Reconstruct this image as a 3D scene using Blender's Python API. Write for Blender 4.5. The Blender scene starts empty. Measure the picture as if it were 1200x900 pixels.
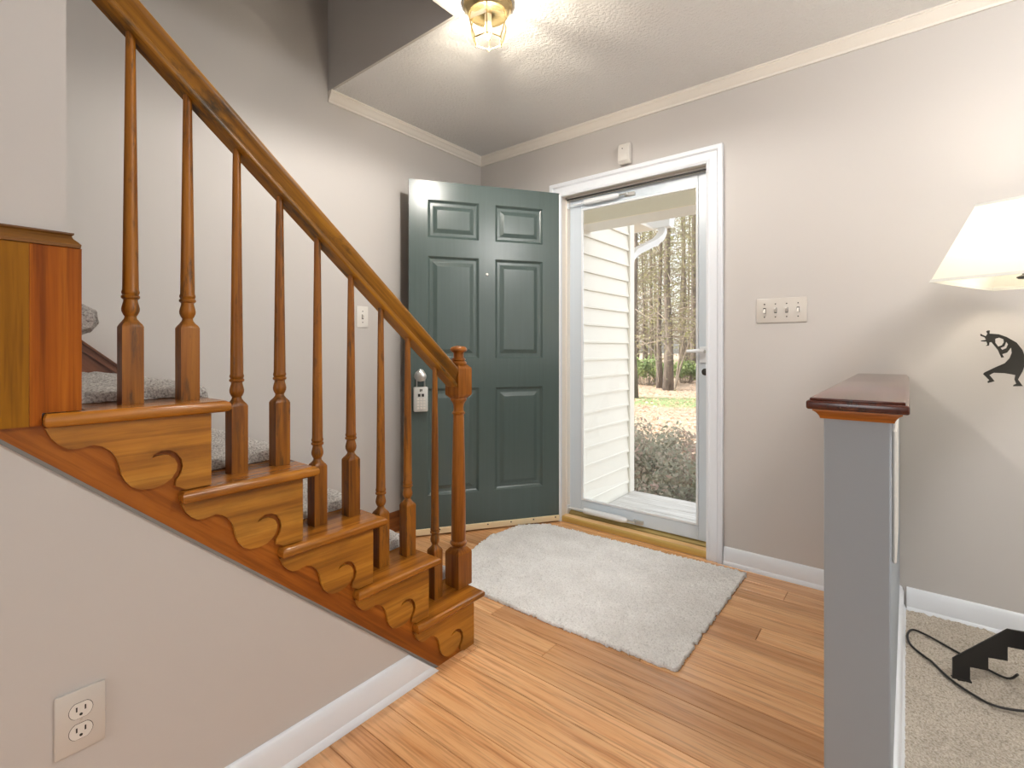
import bpy, bmesh, math, random
import numpy as np
from mathutils import Vector, Matrix, noise

random.seed(7)
S = bpy.context.scene
COL = S.collection
R = math.radians

# ------------------------------------------------------------------ camera
cam_d = bpy.data.cameras.new('camera')
cam_d.sensor_width = 36.0
cam_d.lens = 577.3 / 1200 * 36.0
cam_d.shift_y = -41.6 / 1200
cam_d.clip_start = 0.02
cam = bpy.data.objects.new('camera', cam_d)
COL.objects.link(cam)
cam.location = (0, 0, 1.06)
cam.rotation_euler = (R(90), 0, 0.6773)
S.camera = cam

# ------------------------------------------------------------------ sky, sun, added fill lights, exposure
W = bpy.data.worlds.new('sky')
S.world = W
W.use_nodes = True
nt = W.node_tree
nt.nodes.clear()
sky = nt.nodes.new('ShaderNodeTexSky')
sky.sky_type = 'NISHITA'
sky.sun_disc = False
sky.sun_elevation = R(38)
sky.sun_rotation = R(230)
sky.dust_density = 3.0
sky.ozone_density = 0.6
bgn = nt.nodes.new('ShaderNodeBackground')
hsv = nt.nodes.new('ShaderNodeHueSaturation')
hsv.inputs['Saturation'].default_value = 0.18
bgn.inputs[1].default_value = 0.78
wout = nt.nodes.new('ShaderNodeOutputWorld')
nt.links.new(sky.outputs[0], hsv.inputs['Color'])
nt.links.new(hsv.outputs[0], bgn.inputs[0])
nt.links.new(bgn.outputs[0], wout.inputs[0])

def lamp(name, kind, loc, energy, color=(1, 1, 1), target=None, size=None, size_y=None, radius=None):
    d = bpy.data.lights.new(name, kind)
    d.energy = energy
    d.color = color
    if kind == 'AREA':
        d.shape = 'RECTANGLE'
        d.size = size
        d.size_y = size_y
    elif radius is not None:
        d.shadow_soft_size = radius
    o = bpy.data.objects.new(name, d)
    COL.objects.link(o)
    o.location = loc
    if target is not None:
        o.rotation_euler = (Vector(target) - Vector(loc)).to_track_quat('-Z', 'Y').to_euler()
    return o

sun = lamp('sun', 'SUN', (-20, -14, 20), 4.2, (1.0, 0.93, 0.82))
sun.data.angle = R(0.6)
sun.rotation_euler = Vector((0.78, 0.40, -0.62)).to_track_quat('-Z', 'Y').to_euler()
# added unseen fill light that brightens the door wall and the ceiling
lamp('fill_light_room', 'POINT', (0.8, 1.3, 2.2), 46, (1.0, 0.98, 0.95), radius=0.14)
# added fill panels, right and rear; the walls there have no windows
lamp('fill_panel_right', 'AREA', (2.9, 0.9, 1.45), 15, (0.97, 0.985, 1.0), (0.0, 0.9, 1.2), 2.6, 1.7)
lamp('fill_panel_rear', 'AREA', (-0.2, -3.2, 1.5), 36, (0.96, 0.98, 1.0), (-0.4, 0, 1.25), 1.8, 1.4)
lamp('fill_panel_stairwell', 'AREA', (-1.9, -2.6, 4.2), 8, (1.0, 0.98, 0.95), (-1.9, 1.0, 3.0), 0.7, 0.9)  # added unseen fill that lifts the dark stairwell face

S.view_settings.view_transform = 'Standard'
S.view_settings.look = 'None'
S.view_settings.gamma = 1.0
S.view_settings.use_curve_mapping = False
S.view_settings.exposure = 0.08

# ------------------------------------------------------------------ materials
def srgb(r, g, b):
    f = lambda c: (c / 255 / 12.92) if c / 255 <= 0.04045 else ((c / 255 + 0.055) / 1.055) ** 2.4
    return (f(r), f(g), f(b), 1.0)

class NT:
    def __init__(self, name):
        self.m = bpy.data.materials.new(name)
        self.m.use_nodes = True
        self.t = self.m.node_tree
        self.t.nodes.clear()
        self.out = self.n('ShaderNodeOutputMaterial')
        self.b = self.n('ShaderNodeBsdfPrincipled')
        self.l(self.b.outputs[0], self.out.inputs['Surface'])
    def n(self, typ, **kw):
        nd = self.t.nodes.new(typ)
        for k, v in kw.items():
            setattr(nd, k, v)
        return nd
    def l(self, a, b):
        self.t.links.new(a, b)
    def setp(self, **kw):
        for k, v in kw.items():
            self.b.inputs[k.replace('_', ' ')].default_value = v
    def coords(self, scale, rot=(0, 0, 0), rnd=True, kind='Object'):
        tc = self.n('ShaderNodeTexCoord')
        mp = self.n('ShaderNodeMapping')
        mp.inputs['Scale'].default_value = scale
        if any(rot):        # turn first, stretch afterwards
            mr = self.n('ShaderNodeMapping')
            mr.inputs['Rotation'].default_value = rot
            self.l(tc.outputs[kind], mr.inputs['Vector'])
            self.l(mr.outputs[0], mp.inputs['Vector'])
            return mp.outputs[0]
        if rnd:
            oi = self.n('ShaderNodeObjectInfo')
            mul = self.n('ShaderNodeVectorMath', operation='MULTIPLY')
            mul.inputs[1].default_value = (7.3, 11.7, 5.1)
            self.l(oi.outputs['Random'], mul.inputs[0])
            add = self.n('ShaderNodeVectorMath', operation='ADD')
            self.l(tc.outputs[kind], add.inputs[0])
            self.l(mul.outputs[0], add.inputs[1])
            self.l(add.outputs[0], mp.inputs['Vector'])
        else:
            self.l(tc.outputs[kind], mp.inputs['Vector'])
        return mp.outputs[0]
    def noise(self, vec, scale, detail=4, rough=0.55, dist=0.0):
        nd = self.n('ShaderNodeTexNoise')
        nd.inputs['Scale'].default_value = scale
        nd.inputs['Detail'].default_value = detail
        nd.inputs['Roughness'].default_value = rough
        nd.inputs['Distortion'].default_value = dist
        self.l(vec, nd.inputs['Vector'])
        return nd.outputs['Fac']
    def ramp(self, fac, stops):
        nd = self.n('ShaderNodeValToRGB')
        el = nd.color_ramp.elements
        while len(el) < len(stops):
            el.new(0.5)
        for e, (p, c) in zip(el, stops):
            e.position = p
            e.color = c if len(c) == 4 else (*c, 1)
        self.l(fac, nd.inputs[0])
        return nd.outputs['Color']
    def mix(self, fac, a, b, blend='MIX'):
        nd = self.n('ShaderNodeMix', data_type='RGBA', blend_type=blend)
        for sock, v in ((nd.inputs[0], fac), (nd.inputs[6], a), (nd.inputs[7], b)):
            if isinstance(v, (int, float)):
                sock.default_value = v
            elif isinstance(v, tuple):
                sock.default_value = v
            else:
                self.l(v, sock)
        return nd.outputs[2]
    def bump(self, h, strength, dist=0.002):
        nd = self.n('ShaderNodeBump')
        nd.inputs['Strength'].default_value = strength
        nd.inputs['Distance'].default_value = dist
        self.l(h, nd.inputs['Height'])
        self.l(nd.outputs[0], self.b.inputs['Normal'])
    def color(self, c):
        if isinstance(c, tuple):
            self.b.inputs['Base Color'].default_value = c
        else:
            self.l(c, self.b.inputs['Base Color'])

def plain(name, col, rough=0.5, metal=0.0, coat=0.0, bump=None, vary=0.0):
    k = NT(name)
    k.setp(Roughness=rough, Metallic=metal)
    k.b.inputs['Coat Weight'].default_value = coat
    v = k.coords((1, 1, 1))
    if vary:
        f = k.noise(v, 6, 3)
        c2 = tuple(x * (1 - vary) for x in col[:3]) + (1,)
        k.color(k.mix(f, c2, col))
    else:
        k.color(col)
    if bump:
        k.bump(k.noise(v, bump[0], 3), bump[1], bump[2])
    return k.m

def wood(name, dark, mid, light, axis, rough=0.4, spec=0.35, wear=0.0, blotch=0.35, knots=0.0, grain=(1.2, 26.0), rot=(0, 0, 0), tone=0.0, coat=0.08, wspec=None):
    """axis: the direction of the grain (0 x, 1 y, 2 z)"""
    k = NT(name)
    sc = [grain[1]] * 3
    sc[axis] = grain[0]
    v = k.coords(tuple(sc), rot)
    fine = k.noise(v, 1.0, 7, 0.62, 0.6)
    c = k.ramp(fine, [(0.30, dark), (0.5, mid), (0.72, light)])
    sc2 = [grain[1] * 3.2] * 3
    sc2[axis] = grain[0] * 3
    pores = k.noise(k.coords(tuple(sc2), rot), 1.0, 3, 0.6)
    pc = k.ramp(pores, [(0.36, (0.55, 0.5, 0.45, 1)), (0.5, (1, 1, 1, 1))])
    c = k.mix(0.55, c, pc, 'MULTIPLY')
    sc3 = [5.0] * 3
    sc3[axis] = 2.0
    bl = k.noise(k.coords(tuple(sc3), rot), 1.0, 3, 0.6, 0.4)
    bc = k.ramp(bl, [(0.3, (0.62, 0.55, 0.5, 1)), (0.65, (1.15, 1.12, 1.08, 1))])
    c = k.mix(blotch, c, bc, 'MULTIPLY')
    if knots:
        vo = k.n('ShaderNodeTexVoronoi')
        vo.inputs['Scale'].default_value = knots
        k.l(k.coords((1, 1, 0.8)), vo.inputs['Vector'])
        kc = k.ramp(vo.outputs['Distance'], [(0.03, (0.18, 0.1, 0.06, 1)), (0.075, (1, 1, 1, 1))])
        c = k.mix(0.85, c, kc, 'MULTIPLY')
    if tone:
        oi = k.n('ShaderNodeObjectInfo')
        tcx = k.ramp(oi.outputs['Random'], [(0.0, (1 - tone, 1 - tone * 1.25, 1 - tone * 1.45, 1)), (0.45, (1, 1, 1, 1)), (1.0, (1 + tone * .6, 1 + tone * .7, 1 + tone * .85, 1))])
        c = k.mix(1.0, c, tcx, 'MULTIPLY')
    if wear:
        wv = k.coords(wspec or (60, 60, 9), rot)
        wn = k.noise(wv, 1.0, 5, 0.7, 0.3)
        wm = k.ramp(wn, [(0.53, (0, 0, 0, 1)), (0.66, (1, 1, 1, 1))])
        wf = k.n('ShaderNodeMath', operation='MULTIPLY')
        wf.inputs[1].default_value = wear
        k.l(wm, wf.inputs[0])
        c = k.mix(wf.outputs[0], c, srgb(66, 50, 28))
    k.color(c)
    k.setp(Roughness=rough)
    k.b.inputs['Specular IOR Level'].default_value = spec
    k.b.inputs['Coat Weight'].default_value = coat
    k.b.inputs['Coat Roughness'].default_value = 0.18
    k.bump(fine, 0.12, 0.001)
    return k.m

def carpet_mat(name, stops, scale, bump, dist):
    k = NT(name)
    v = k.coords((1, 1, 1), rnd=False)
    n1 = k.noise(v, scale, 3, 0.7)
    big = k.noise(v, 7, 3, 0.6)
    c = k.ramp(n1, stops)
    c = k.mix(0.35, c, k.ramp(big, [(0.3, (0.72, 0.70, 0.68, 1)), (0.7, (1.1, 1.1, 1.1, 1))]), 'MULTIPLY')
    k.color(c)
    k.setp(Roughness=0.95)
    k.b.inputs['Specular IOR Level'].default_value = 0.1
    k.bump(n1, bump, dist)
    return k.m

def glass(name, tint=(1, 1, 1, 1), refl=1.0, dirt=0.0):
    k = NT(name)
    k.t.nodes.remove(k.b)
    tr = k.n('ShaderNodeBsdfTransparent')
    tr.inputs[0].default_value = tint
    gl = k.n('ShaderNodeBsdfGlossy')
    gl.inputs['Roughness'].default_value = 0.01
    fr = k.n('ShaderNodeFresnel')
    fr.inputs[0].default_value = 1.45
    mu = k.n('ShaderNodeMath', operation='MULTIPLY')
    mu.inputs[1].default_value = refl
    mx = k.n('ShaderNodeMixShader')
    k.l(fr.outputs[0], mu.inputs[0])
    k.l(mu.outputs[0], mx.inputs[0])
    k.l(tr.outputs[0], mx.inputs[1])
    k.l(gl.outputs[0], mx.inputs[2])
    if dirt:
        di = k.n('ShaderNodeBsdfDiffuse')
        di.inputs[0].default_value = (0.85, 0.85, 0.85, 1)
        m2 = k.n('ShaderNodeMixShader')
        m2.inputs[0].default_value = dirt
        k.l(mx.outputs[0], m2.inputs[1])
        k.l(di.outputs[0], m2.inputs[2])
        k.l(m2.outputs[0], k.out.inputs['Surface'])
    else:
        k.l(mx.outputs[0], k.out.inputs['Surface'])
    return k.m

M = {}
M['wall'] = plain('wall_paint', (0.56, 0.53, 0.503, 1), 0.55, bump=(160, 0.05, 0.002))
M['half'] = plain('half_wall_shade_paint', (0.33, 0.365, 0.40, 1), 0.55, bump=(160, 0.05, 0.002))  # wall colour darkened and cooled: shade on the front face painted in
M['trimw'] = plain('white_trim_paint', (0.78, 0.81, 0.85, 1), 0.35)
M['caulk'] = plain('grey_caulk', (0.20, 0.19, 0.175, 1), 0.7)
M['crown'] = plain('cream_trim_paint', (0.80, 0.75, 0.68, 1), 0.4)
M['plastic'] = plain('white_plastic', (0.74, 0.71, 0.66, 1), 0.35)
M['almond'] = plain('almond_plastic', (0.60, 0.56, 0.51, 1), 0.3)
M['slot'] = plain('slot_black', (0.02, 0.018, 0.015, 1), 0.6)
M['storm'] = plain('storm_door_enamel', (0.64, 0.71, 0.77, 1), 0.3)
M['stormw'] = plain('storm_door_bead', (0.80, 0.83, 0.85, 1), 0.3)
M['black'] = plain('black_metal', (0.028, 0.026, 0.024, 1), 0.42, 0.3)
M['bronze'] = plain('dark_bronze_metal', (0.05, 0.047, 0.04, 1), 0.5, 0.4)
M['cord'] = plain('black_cord_rubber', (0.015, 0.014, 0.013, 1), 0.5)
M['chrome'] = plain('satin_chrome', (0.62, 0.62, 0.60, 1), 0.28, 0.9)
M['grey_plastic'] = plain('lockbox_grey', (0.60, 0.60, 0.57, 1), 0.4, 0.2)
M['brass'] = plain('brass', (0.80, 0.55, 0.17, 1), 0.3, 0.6, vary=0.2)
M['brasslamp'] = plain('antique_brass', (0.52, 0.40, 0.20, 1), 0.25, 0.9)
M['brassdull'] = plain('dull_brass', (0.55, 0.42, 0.16, 1), 0.4, 0.5, vary=0.35)
M['sill'] = wood('oak_sill', srgb(214, 166, 108), srgb(238, 198, 138), srgb(246, 214, 164), 0, 0.35, blotch=0.25)
M['sweep'] = plain('sweep_vinyl', (0.86, 0.71, 0.46, 1), 0.5)
M['downspout'] = plain('downspout_white', (0.82, 0.84, 0.86, 1), 0.4)
M['siding'] = plain('siding_white', (0.86, 0.83, 0.74, 1), 0.5, vary=0.05)
M['porchceil'] = plain('porch_ceiling_cream', (0.90, 0.84, 0.64, 1), 0.6)
M['porchwhite'] = plain('porch_beam_white', (0.84, 0.81, 0.74, 1), 0.55)
M['deck'] = wood('weathered_deck', (0.50, 0.49, 0.47, 1), (0.66, 0.65, 0.62, 1), (0.74, 0.73, 0.70, 1), 0, 0.7, coat=0.0, blotch=0.3, tone=0.06)
M['stairwood'] = wood('stair_maple', srgb(122, 70, 20), srgb(158, 98, 30), srgb(186, 124, 42), 1, 0.26, blotch=0.7, wear=0.25, wspec=(9, 9, 60))
M['riserwood'] = wood('stair_maple_bracket', srgb(130, 80, 22), srgb(172, 114, 36), srgb(194, 138, 52), 1, 0.34, blotch=0.75, wear=0.2, wspec=(4, 4, 14))
M['stringerwood'] = wood('stringer_maple', srgb(124, 64, 14), srgb(158, 90, 24), srgb(176, 106, 34), 1, 0.4, spec=0.25, blotch=0.55, rot=(R(41.5), 0, 0))
M['baluster'] = wood('baluster_maple', srgb(106, 60, 14), srgb(150, 92, 22), srgb(180, 118, 34), 2, 0.42, spec=0.28, wear=0.75, blotch=0.45)
M['newel'] = wood('newel_maple', srgb(116, 64, 16), srgb(156, 94, 28), srgb(178, 114, 42), 2, 0.36, spec=0.25, wear=0.12, blotch=0.4)
M['railwood'] = wood('handrail_maple', srgb(104, 64, 10), srgb(152, 102, 22), srgb(180, 126, 32), 1, 0.34, wear=0.95, blotch=0.7, rot=(R(40.4), 0, 0), wspec=(16, 5, 16))
M['pineA'] = wood('pine_board_amber', srgb(120, 76, 8), srgb(156, 104, 18), srgb(176, 122, 28), 2, 0.5, spec=0.15, coat=0.0, blotch=0.6, knots=5.0, grain=(1.0, 18))
M['pineB'] = wood('pine_board_red', srgb(112, 50, 8), srgb(160, 86, 16), srgb(186, 110, 28), 2, 0.5, spec=0.15, coat=0.0, blotch=0.45, knots=7.0, grain=(1.0, 30))
M['capwood'] = wood('panel_cap_wood', srgb(84, 50, 16), srgb(122, 80, 26), srgb(146, 98, 36), 1, 0.35, blotch=0.6)
M['skirt'] = wood('dark_skirt_wood', srgb(92, 54, 36), srgb(122, 76, 52), srgb(140, 92, 66), 1, 0.35, blotch=0.4, rot=(R(41.5), 0, 0))
M['basewood'] = wood('brown_baseboard_wood', srgb(100, 56, 26), srgb(136, 80, 42), srgb(156, 98, 54), 1, 0.35, blotch=0.4)
M['mahogany'] = wood('mahogany_cap', srgb(52, 20, 10), srgb(80, 32, 16), srgb(96, 42, 22), 1, 0.22, blotch=0.3, coat=0.6)
M['capmould'] = wood('cap_moulding_wood', srgb(150, 84, 24), srgb(184, 110, 36), srgb(200, 126, 50), 0, 0.3, blotch=0.3)
M['plank'] = wood('oak_floor', srgb(206, 146, 94), srgb(227, 173, 120), srgb(236, 188, 138), 0, 0.26, spec=0.5, blotch=0.2, tone=0.24, grain=(1.6, 34), coat=0.3)
M['peep'] = plain('peephole_metal', (0.75, 0.72, 0.65, 1), 0.25, 0.8)
M['rug'] = carpet_mat('rug_pile', [(0.3, (0.64, 0.63, 0.61, 1)), (0.48, (0.90, 0.89, 0.87, 1)), (0.66, (0.96, 0.955, 0.94, 1))], 150, 0.6, 0.006)
M['rugedge'] = plain('rug_backing', (0.22, 0.18, 0.14, 1), 0.9)
M['runner'] = carpet_mat('stair_carpet_pile', [(0.34, (0.26, 0.24, 0.22, 1)), (0.5, (0.58, 0.55, 0.52, 1)), (0.66, (0.78, 0.75, 0.71, 1))], 190, 0.9, 0.008)
M['floorcarpet'] = carpet_mat('beige_carpet_pile', [(0.3, (0.28, 0.24, 0.19, 1)), (0.5, (0.53, 0.47, 0.39, 1)), (0.7, (0.68, 0.62, 0.54, 1))], 170, 0.8, 0.006)

# ceiling: sprayed texture
k = NT('textured_ceiling')
k.color((0.86, 0.855, 0.845, 1))
k.setp(Roughness=0.9)
v = k.coords((1, 1, 1), rnd=False)
k.bump(k.noise(v, 75, 4, 0.6), 0.9, 0.009)
M['ceiling'] = k.m

# door: dark green gloss with brush streaks
k = NT('green_door_paint')
v = k.coords((40, 40, 1.5), rnd=False)
f = k.noise(v, 1.5, 4, 0.6)
k.color(k.mix(f, (0.068, 0.097, 0.091, 1), (0.088, 0.122, 0.115, 1)))
k.setp(Roughness=0.26)
k.bump(f, 0.25, 0.0008)
M['door'] = k.m

# lamp shade: translucent fabric
k = NT('shade_fabric')
k.t.nodes.remove(k.b)
di = k.n('ShaderNodeBsdfDiffuse'); di.inputs[0].default_value = (0.82, 0.79, 0.70, 1)
tl = k.n('ShaderNodeBsdfTranslucent'); tl.inputs[0].default_value = (0.80, 0.76, 0.66, 1)
mx = k.n('ShaderNodeMixShader'); mx.inputs[0].default_value = 0.42
wv = k.coords((400, 400, 400), rnd=False)
k.l(di.outputs[0], mx.inputs[1]); k.l(tl.outputs[0], mx.inputs[2]); k.l(mx.outputs[0], k.out.inputs['Surface'])
M['shade'] = k.m
M['shadetrim'] = plain('shade_binding', (0.62, 0.62, 0.58, 1), 0.8)

def emit(name, col, strength):
    k = NT(name)
    k.setp(Roughness=0.4)
    k.b.inputs['Emission Color'].default_value = col
    k.b.inputs['Emission Strength'].default_value = strength
    k.color(col)
    return k.m
M['bulb'] = emit('lit_bulb', (1.0, 0.86, 0.62, 1), 40.0)
M['bulb2'] = emit('lit_bulb_lantern', (1.0, 0.80, 0.46, 1), 9.0)
M['glass'] = glass('storm_glass', (0.97, 0.98, 0.98, 1), 1.0, 0.02)
M['lampglass'] = glass('lantern_glass', (1.0, 0.96, 0.88, 1), 0.45)

# outdoor
k = NT('bark')
v = k.coords((14, 14, 2.5))
f = k.noise(v, 1.0, 5, 0.65)
k.color(k.ramp(f, [(0.3, (0.04, 0.032, 0.025, 1)), (0.55, (0.12, 0.092, 0.07, 1)), (0.75, (0.24, 0.19, 0.14, 1))]))
k.setp(Roughness=0.95); k.bump(f, 0.8, 0.03)
M['bark'] = k.m
M['paletwig'] = plain('pale_bark', (0.24, 0.19, 0.14, 1), 0.9, vary=0.3)
def leafm(name, a, b, c):
    k = NT(name)
    v = k.coords((1, 1, 1))
    f = k.noise(v, 3.0, 4, 0.7)
    col = k.ramp(f, [(0.3, a), (0.5, b), (0.7, c)])
    k.color(col)
    k.setp(Roughness=0.7)
    tl = k.n('ShaderNodeBsdfTranslucent'); k.l(col, tl.inputs[0])
    mx = k.n('ShaderNodeMixShader'); mx.inputs[0].default_value = 0.3
    k.l(k.b.outputs[0], mx.inputs[1]); k.l(tl.outputs[0], mx.inputs[2]); k.l(mx.outputs[0], k.out.inputs['Surface'])
    return k.m
M['needles'] = leafm('pine_needles', (0.11, 0.12, 0.045, 1), (0.21, 0.20, 0.08, 1), (0.34, 0.28, 0.15, 1))
M['shrubleaf'] = leafm('shrub_leaves', (0.20, 0.23, 0.15, 1), (0.34, 0.33, 0.25, 1), (0.52, 0.34, 0.30, 1))
M['greenleaf'] = leafm('laurel_leaves', (0.10, 0.15, 0.05, 1), (0.20, 0.26, 0.09, 1), (0.34, 0.36, 0.15, 1))
k = NT('leaf_litter_ground')
v = k.coords((1, 1, 1), rnd=False)
f = k.noise(v, 9, 6, 0.75)
c = k.ramp(f, [(0.3, (0.13, 0.09, 0.06, 1)), (0.5, (0.36, 0.26, 0.18, 1)), (0.7, (0.56, 0.45, 0.34, 1))])
tcg = k.n('ShaderNodeTexCoord')
dt = k.n('ShaderNodeVectorMath', operation='DOT_PRODUCT'); dt.inputs[1].default_value = (-0.5, 0.866, 0)
k.l(tcg.outputs['Object'], dt.inputs[0])
wob = k.noise(k.coords((0.5, 0.5, 1), rnd=False), 1.0, 4, 0.6)
am = k.n('ShaderNodeMath', operation='MULTIPLY_ADD'); am.inputs[1].default_value = 1.8
k.l(wob, am.inputs[0]); k.l(dt.outputs['Value'], am.inputs[2])
dv = k.n('ShaderNodeMath', operation='DIVIDE'); dv.inputs[1].default_value = 40.0
k.l(am.outputs[0], dv.inputs[0])
gm = k.ramp(dv.outputs[0], [(0.372, (0, 0, 0, 1)), (0.385, (0.9, 0.9, 0.9, 1)), (0.420, (0.9, 0.9, 0.9, 1)), (0.435, (0, 0, 0, 1))])
gc = k.ramp(k.noise(v, 14, 4, 0.7), [(0.35, (0.10, 0.16, 0.05, 1)), (0.65, (0.24, 0.32, 0.11, 1))])
k.color(k.mix(gm, c, gc))
k.setp(Roughness=1.0); k.bump(f, 0.8, 0.05)
M['ground'] = k.m
M['dryleaf'] = leafm('dry_fallen_leaves', (0.30, 0.17, 0.09, 1), (0.55, 0.38, 0.25, 1), (0.74, 0.58, 0.44, 1))
M['shell'] = plain('house_shell_paint', (0.6, 0.58, 0.55, 1), 0.7)

# ------------------------------------------------------------------ geometry helpers
def box(bm, x0, x1, y0, y1, z0, z1, bev=0.0, seg=1):
    t = bmesh.new()
    bmesh.ops.create_cube(t, size=1.0)
    for vv in t.verts:
        vv.co = Vector((x0 + (vv.co.x + .5) * (x1 - x0), y0 + (vv.co.y + .5) * (y1 - y0), z0 + (vv.co.z + .5) * (z1 - z0)))
    if bev:
        bmesh.ops.bevel(t, geom=t.edges[:], offset=bev, segments=seg, profile=0.5, affect='EDGES')
    merge(bm, t)

def merge(bm, t, mat=None):
    vs = {}
    for vv in t.verts:
        vs[vv] = bm.verts.new(mat @ vv.co if mat else vv.co)
    for f in t.faces:
        try:
            bm.faces.new([vs[q] for q in f.verts])
        except ValueError:
            pass
    t.free()

def prism(bm, poly, axis, a, b, bev=0.0):
    """poly: list of (p,q) in the two axes other than `axis`, extruded from a to b"""
    def pt(p, q, w):
        c = [p, q]
        c.insert(axis, w)
        return Vector(c)
    t = bmesh.new()
    A = [t.verts.new(pt(p, q, a)) for p, q in poly]
    B = [t.verts.new(pt(p, q, b)) for p, q in poly]
    n = len(poly)
    fa = t.faces.new(A); fb = t.faces.new(B[::-1])
    for i in range(n):
        t.faces.new((A[i], B[i], B[(i + 1) % n], A[(i + 1) % n]))
    bmesh.ops.recalc_face_normals(t, faces=t.faces[:])
    bmesh.ops.triangulate(t, faces=[fa, fb])
    merge(bm, t)

def lathe(bm, prof, cx=0, cy=0, cz=0, seg=16, mat=None):
    t = bmesh.new()
    rings = []
    for r, z in prof:
        rings.append([t.verts.new((cx + r * math.cos(2 * math.pi * i / seg), cy + r * math.sin(2 * math.pi * i / seg), cz + z)) for i in range(seg)])
    for a, b in zip(rings, rings[1:]):
        for i in range(seg):
            t.faces.new((a[i], a[(i + 1) % seg], b[(i + 1) % seg], b[i]))
    t.faces.new(rings[0][::-1]); t.faces.new(rings[-1])
    bmesh.ops.recalc_face_normals(t, faces=t.faces[:])
    merge(bm, t, mat)

def square_rings(bm, prof, cx, cy, seg_round=None):
    """square cross-sections: (half, z)"""
    t = bmesh.new()
    rings = []
    for h, z in prof:
        rings.append([t.verts.new((cx + sx * h, cy + sy * h, z)) for sx, sy in ((1, 1), (-1, 1), (-1, -1), (1, -1))])
    for a, b in zip(rings, rings[1:]):
        for i in range(4):
            t.faces.new((a[i], a[(i + 1) % 4], b[(i + 1) % 4], b[i]))
    t.faces.new(rings[0][::-1]); t.faces.new(rings[-1])
    bmesh.ops.recalc_face_normals(t, faces=t.faces[:])
    merge(bm, t)

def tube(bm, pts, r, seg=8, caps=True):
    pts = [Vector(p) for p in pts]
    rs = r if isinstance(r, (list, tuple)) else [r] * len(pts)
    t = bmesh.new()
    rings = []
    up = None
    for i, p in enumerate(pts):
        d = (pts[min(i + 1, len(pts) - 1)] - pts[max(i - 1, 0)]).normalized()
        if up is None:
            up = Vector((0, 0, 1)) if abs(d.z) < .9 else Vector((1, 0, 0))
        s = d.cross(up).normalized()
        up = s.cross(d).normalized()
        rings.append([t.verts.new(p + rs[i] * (math.cos(2 * math.pi * j / seg) * s + math.sin(2 * math.pi * j / seg) * up)) for j in range(seg)])
    for a, b in zip(rings, rings[1:]):
        for j in range(seg):
            t.faces.new((a[j], a[(j + 1) % seg], b[(j + 1) % seg], b[j]))
    if caps:
        t.faces.new(rings[0]); t.faces.new(rings[-1][::-1])
    bmesh.ops.recalc_face_normals(t, faces=t.faces[:])
    merge(bm, t)

def sweep_profile(bm, prof, path):
    """prof: list of (offset-vector) closed, path: list of points; simple straight extrusion between consecutive section origins"""
    pass

def obj(name, bm, mat, parent=None, loc=None, smooth=True, ang=35, bevel=0.0):
    me = bpy.data.meshes.new(name)
    bm.normal_update()
    bm.to_mesh(me)
    bm.free()
    return link(name, me, mat, parent, loc, smooth, ang, bevel)

def link(name, me, mat, parent=None, loc=None, smooth=True, ang=35, bevel=0.0):
    if mat is not None:
        me.materials.append(mat)
    if smooth and len(me.polygons):
        me.polygons.foreach_set('use_smooth', [True] * len(me.polygons))
        me.set_sharp_from_angle(angle=R(ang))
    o = bpy.data.objects.new(name, me)
    COL.objects.link(o)
    if parent is not None:
        o.parent = parent
        o.location = Vector(loc or (0, 0, 0)) - (parent['base'] if 'base' in BASE.get(parent.name, {}) else BASEV.get(parent.name, Vector()))
    elif loc is not None:
        o.location = loc
    if bevel:
        md = o.modifiers.new('bevel', 'BEVEL')
        md.width = bevel
        md.segments = 2
        md.limit_method = 'ANGLE'
        md.angle_limit = R(40)
    return o

BASE = {}
BASEV = {}       # world position of the Empty that parents world-space meshes

def empty(name, loc, rz=0):
    o = bpy.data.objects.new(name, None)
    o.empty_display_size = 0.05
    COL.objects.link(o)
    o.location = loc
    o.rotation_euler = (0, 0, rz)
    if rz == 0:
        BASEV[o.name] = Vector(loc)
    return o

def tag(o, label=None, cat=None, group=None, kind=None):
    if label: o['label'] = label
    if cat: o['category'] = cat
    if group: o['group'] = group
    if kind: o['kind'] = kind
    return o

def struct(name, bm, mat, parent=None, label=None, cat=None, **kw):
    o = obj(name, bm, mat, parent, **kw)
    if parent is None:
        tag(o, label, cat, None, 'structure')
    return o

def B():
    return bmesh.new()

def pyd(name, verts, faces, mat, parent=None, smooth=False, loc=None):
    me = bpy.data.meshes.new(name)
    me.from_pydata(verts, [], faces)
    me.update()
    return link(name, me, mat, parent, loc, smooth)

# ------------------------------------------------------------------ key planes (metres, camera above the origin)
YW = 2.551       # door wall
XL = -2.33       # wall beside the stairs
XS = -1.225      # wall under the stairs
CE = 2.385        # ceiling
RISE, RUN, Y1 = 0.1885, 0.2135, 1.291
XST = -1.2215    # stringer face
OX0, OX1, OZ = -1.661, -0.788, 1.995   # door opening

# ------------------------------------------------------------------ structure
bm = B(); box(bm, XL, -0.03, -3.4, YW + .15, -0.2, -0.022)
floor = struct('floor', bm, M['plank'], label='honey-coloured oak strip floor of the entrance hall', cat='floor')
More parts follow.
